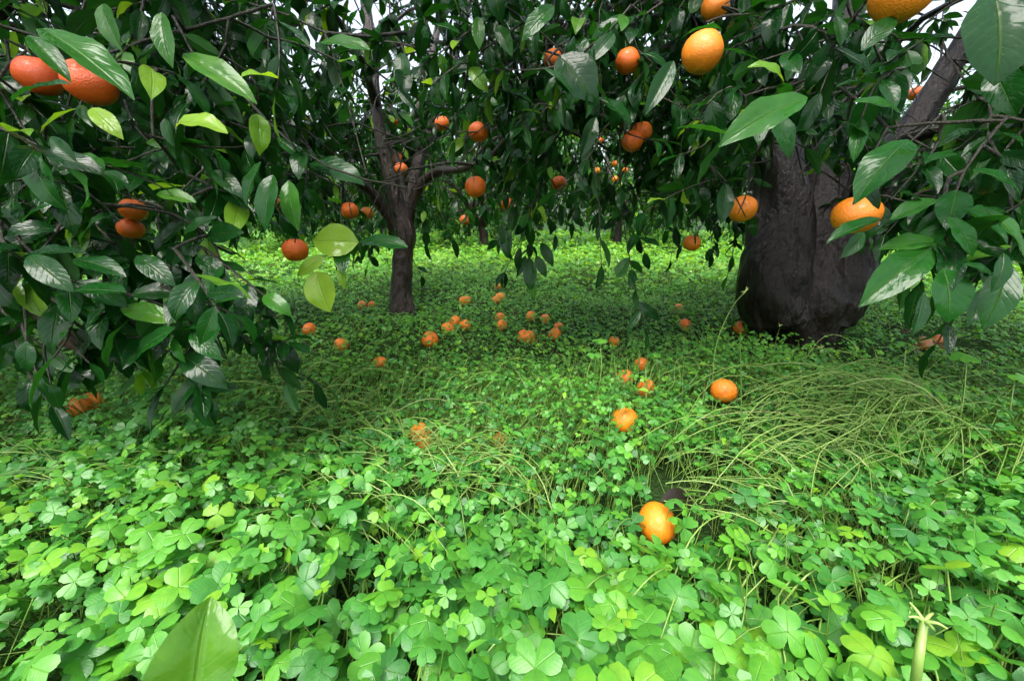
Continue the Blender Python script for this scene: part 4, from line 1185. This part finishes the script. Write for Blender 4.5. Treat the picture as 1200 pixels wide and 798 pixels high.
# broad young leaf in front
bl = G(232, 850, .02)
o = thing('seedling', 'broad glossy bright green folded leaf standing up out of the clover', 'plant', bl)
tail, tip = P(226, 836, .30), P(236, 712, .31)
V, F, UV = leaf_template(12, 5, .80, .62, .35, .05, .5, .8, 0.25)
me = mk_mesh('leaf', V, [F], UV, None, True, (M_leaf1,))
lf = link('leaf', me, o)
R = frames((tip - tail)[None], np.array([[.3, -.9, .15]]))[0]
m = Matrix.Identity(4); Ls = np.linalg.norm(tip - tail) * 1.05
for r in range(3):
    for c in range(3): m[r][c] = R[r, c] * Ls
    m[r][3] = tail[r] - bl[r]
lf.matrix_basis = m; lf.color = (.64, 0, 0, 1)
stalk_obj('stalk', [np.zeros(3), (tail - bl) * .5 + np.array((.003, 0, .004)), tail - bl], .0022, .0016, .55, o)
# broken stalk
bs = G(1066, 850, .02)
o = thing('broken_stalk', 'thick yellow green stalk with a ragged broken top among large clover leaves', 'stalk', bs)
tp = P(1083, 728, .335)
stalk_obj('stalk', [np.zeros(3), (P(1074, 790, .33) - bs), tp - bs], .0045, .0032, .68, o)
for k in range(5):
    a = k * 1.3 + .4
    stalk_obj('stub', [tp - bs, tp - bs + np.array((.007 * math.cos(a), .007 * math.sin(a), .004)), tp - bs + np.array((.013 * math.cos(a), .013 * math.sin(a), .003 + .003 * (k % 2)))], .0018, .0008, .8, o)
# tall thin grass stems
for lab, pts, tint, head in (('thin upright dark green grass stem standing alone before the fallen oranges', [(868, 580, .02), (869, 520, None), (868, 430, None), (867, 395, None)], .1, 0),
                             ('thin grass stem arching against the thick trunk with a small seed head', [(835, 480, .02), (836, 430, None), (842, 395, None), (858, 360, None), (874, 341, None)], .6, 1),
                             ('curved pale stem with a small flower bud before the thick trunk', [(985, 462, .02), (988, 440, None), (978, 420, None), (962, 408, None)], .65, 1),
                             ('short upright stem with two seed heads at the foot of the thick trunk', [(905, 425, .02), (908, 405, None), (914, 382, None)], .55, 1)):
    b = G(pts[0][0], pts[0][1], .0)
    d = project(b)[2]
    o = thing('grass_stem', lab, 'grass stem', b)
    pp = [np.zeros(3)] + [P(x, y, d * (1 - .02 * i)) - b for i, (x, y, _) in enumerate(pts[1:])]
    stalk_obj('stem', pp, .0016, .0009, tint, o)
    if head:
        for q in range(4):
            v = norm(rng.normal(size=3))
            stalk_obj('seed', [pp[-1], pp[-1] + v * .006, pp[-1] + v * .012], .0022, .001, .85, o)
# upright clover standing above the rest by the old trunk
for k, (px0, py0, px1, py1, s) in enumerate(((1120, 520, 1133, 418, .03), (1098, 500, 1090, 455, .028), (1040, 500, 1046, 440, .026), (183, 540, 200, 478, .028), (1180, 520, 1190, 440, .03), (1055, 470, 1062, 402, .024), (160, 530, 172, 492, .026), (700, 470, 703, 398, .024), (690, 470, 696, 415, .022), (775, 450, 768, 415, .022))):
    b = G(px0, py0, .02); tp = P(px1, py1, project(b)[2])
    o = thing('clover_plant', 'tall clover stalk standing clear above the surrounding ground cover', 'clover', b, 'tall clover stalks')
    stalk_obj('stalk', [np.zeros(3), (tp - b) * .5 + np.array((rng.normal(0, .01), 0, .01)), tp - b], .0016, .0011, .6, o)
    for j in range(3):
        Rl = frames(np.array([[math.cos(j * 2.0944 + k), math.sin(j * 2.0944 + k), -.1]]), np.array([[rng.normal(0, .3), -.35, 1.0]]))[0]
        f = link('leaflet', LFT_MESH, o)
        m = Matrix.Identity(4)
        for r in range(3):
            for c in range(3): m[r][c] = Rl[r, c] * s
            m[r][3] = tp[r] - b[r]
        f.matrix_basis = m; f.color = (.6 + rng.normal(0, .08), 0, 0, 1)
# dead leaves on the soil
V, F, UV = leaf_template(8, 2, .5, .45, .9, .03, 1.0, .3, .3)
DEAD = mk_mesh('dead_leaf', V, [F], UV, None, True, (M_brown,))
def dead_leaf(p, L, az, roll, tint, label, group=None, hang=False):
    o = link('dead_leaf', DEAD)
    tag(o, label, 'leaf', group)
    o.location = p; o.scale = (L, L, L); o.rotation_euler = (roll, -.1 if not hang else .5, az); o.color = (tint, 0, 0, 1)
dead_leaf(G(775, 588, .06), .085, .2, .3, 0.0, 'black curled dead leaf lying above the orange in the hollow')
dead_leaf(G(668, 535, .04), .06, 2.6, .2, 0.05, 'small dark dead leaf lying in a gap in the clover')
for k in range(9):
    q = G(1085 + rng.normal(0, 22), 405 + rng.normal(0, 6), .015)
    dead_leaf(q, .08, rng.uniform(0, 6.28), rng.normal(0, .4), rng.uniform(.2, 1), 'brown dead leaf among the rotting oranges by the thick trunk', 'dead leaves by the thick trunk')
dead_leaf(P(50, 372, .62), .07, -.4, .4, .3, 'brown withered leaf hanging low in the drooping tree', None, True)
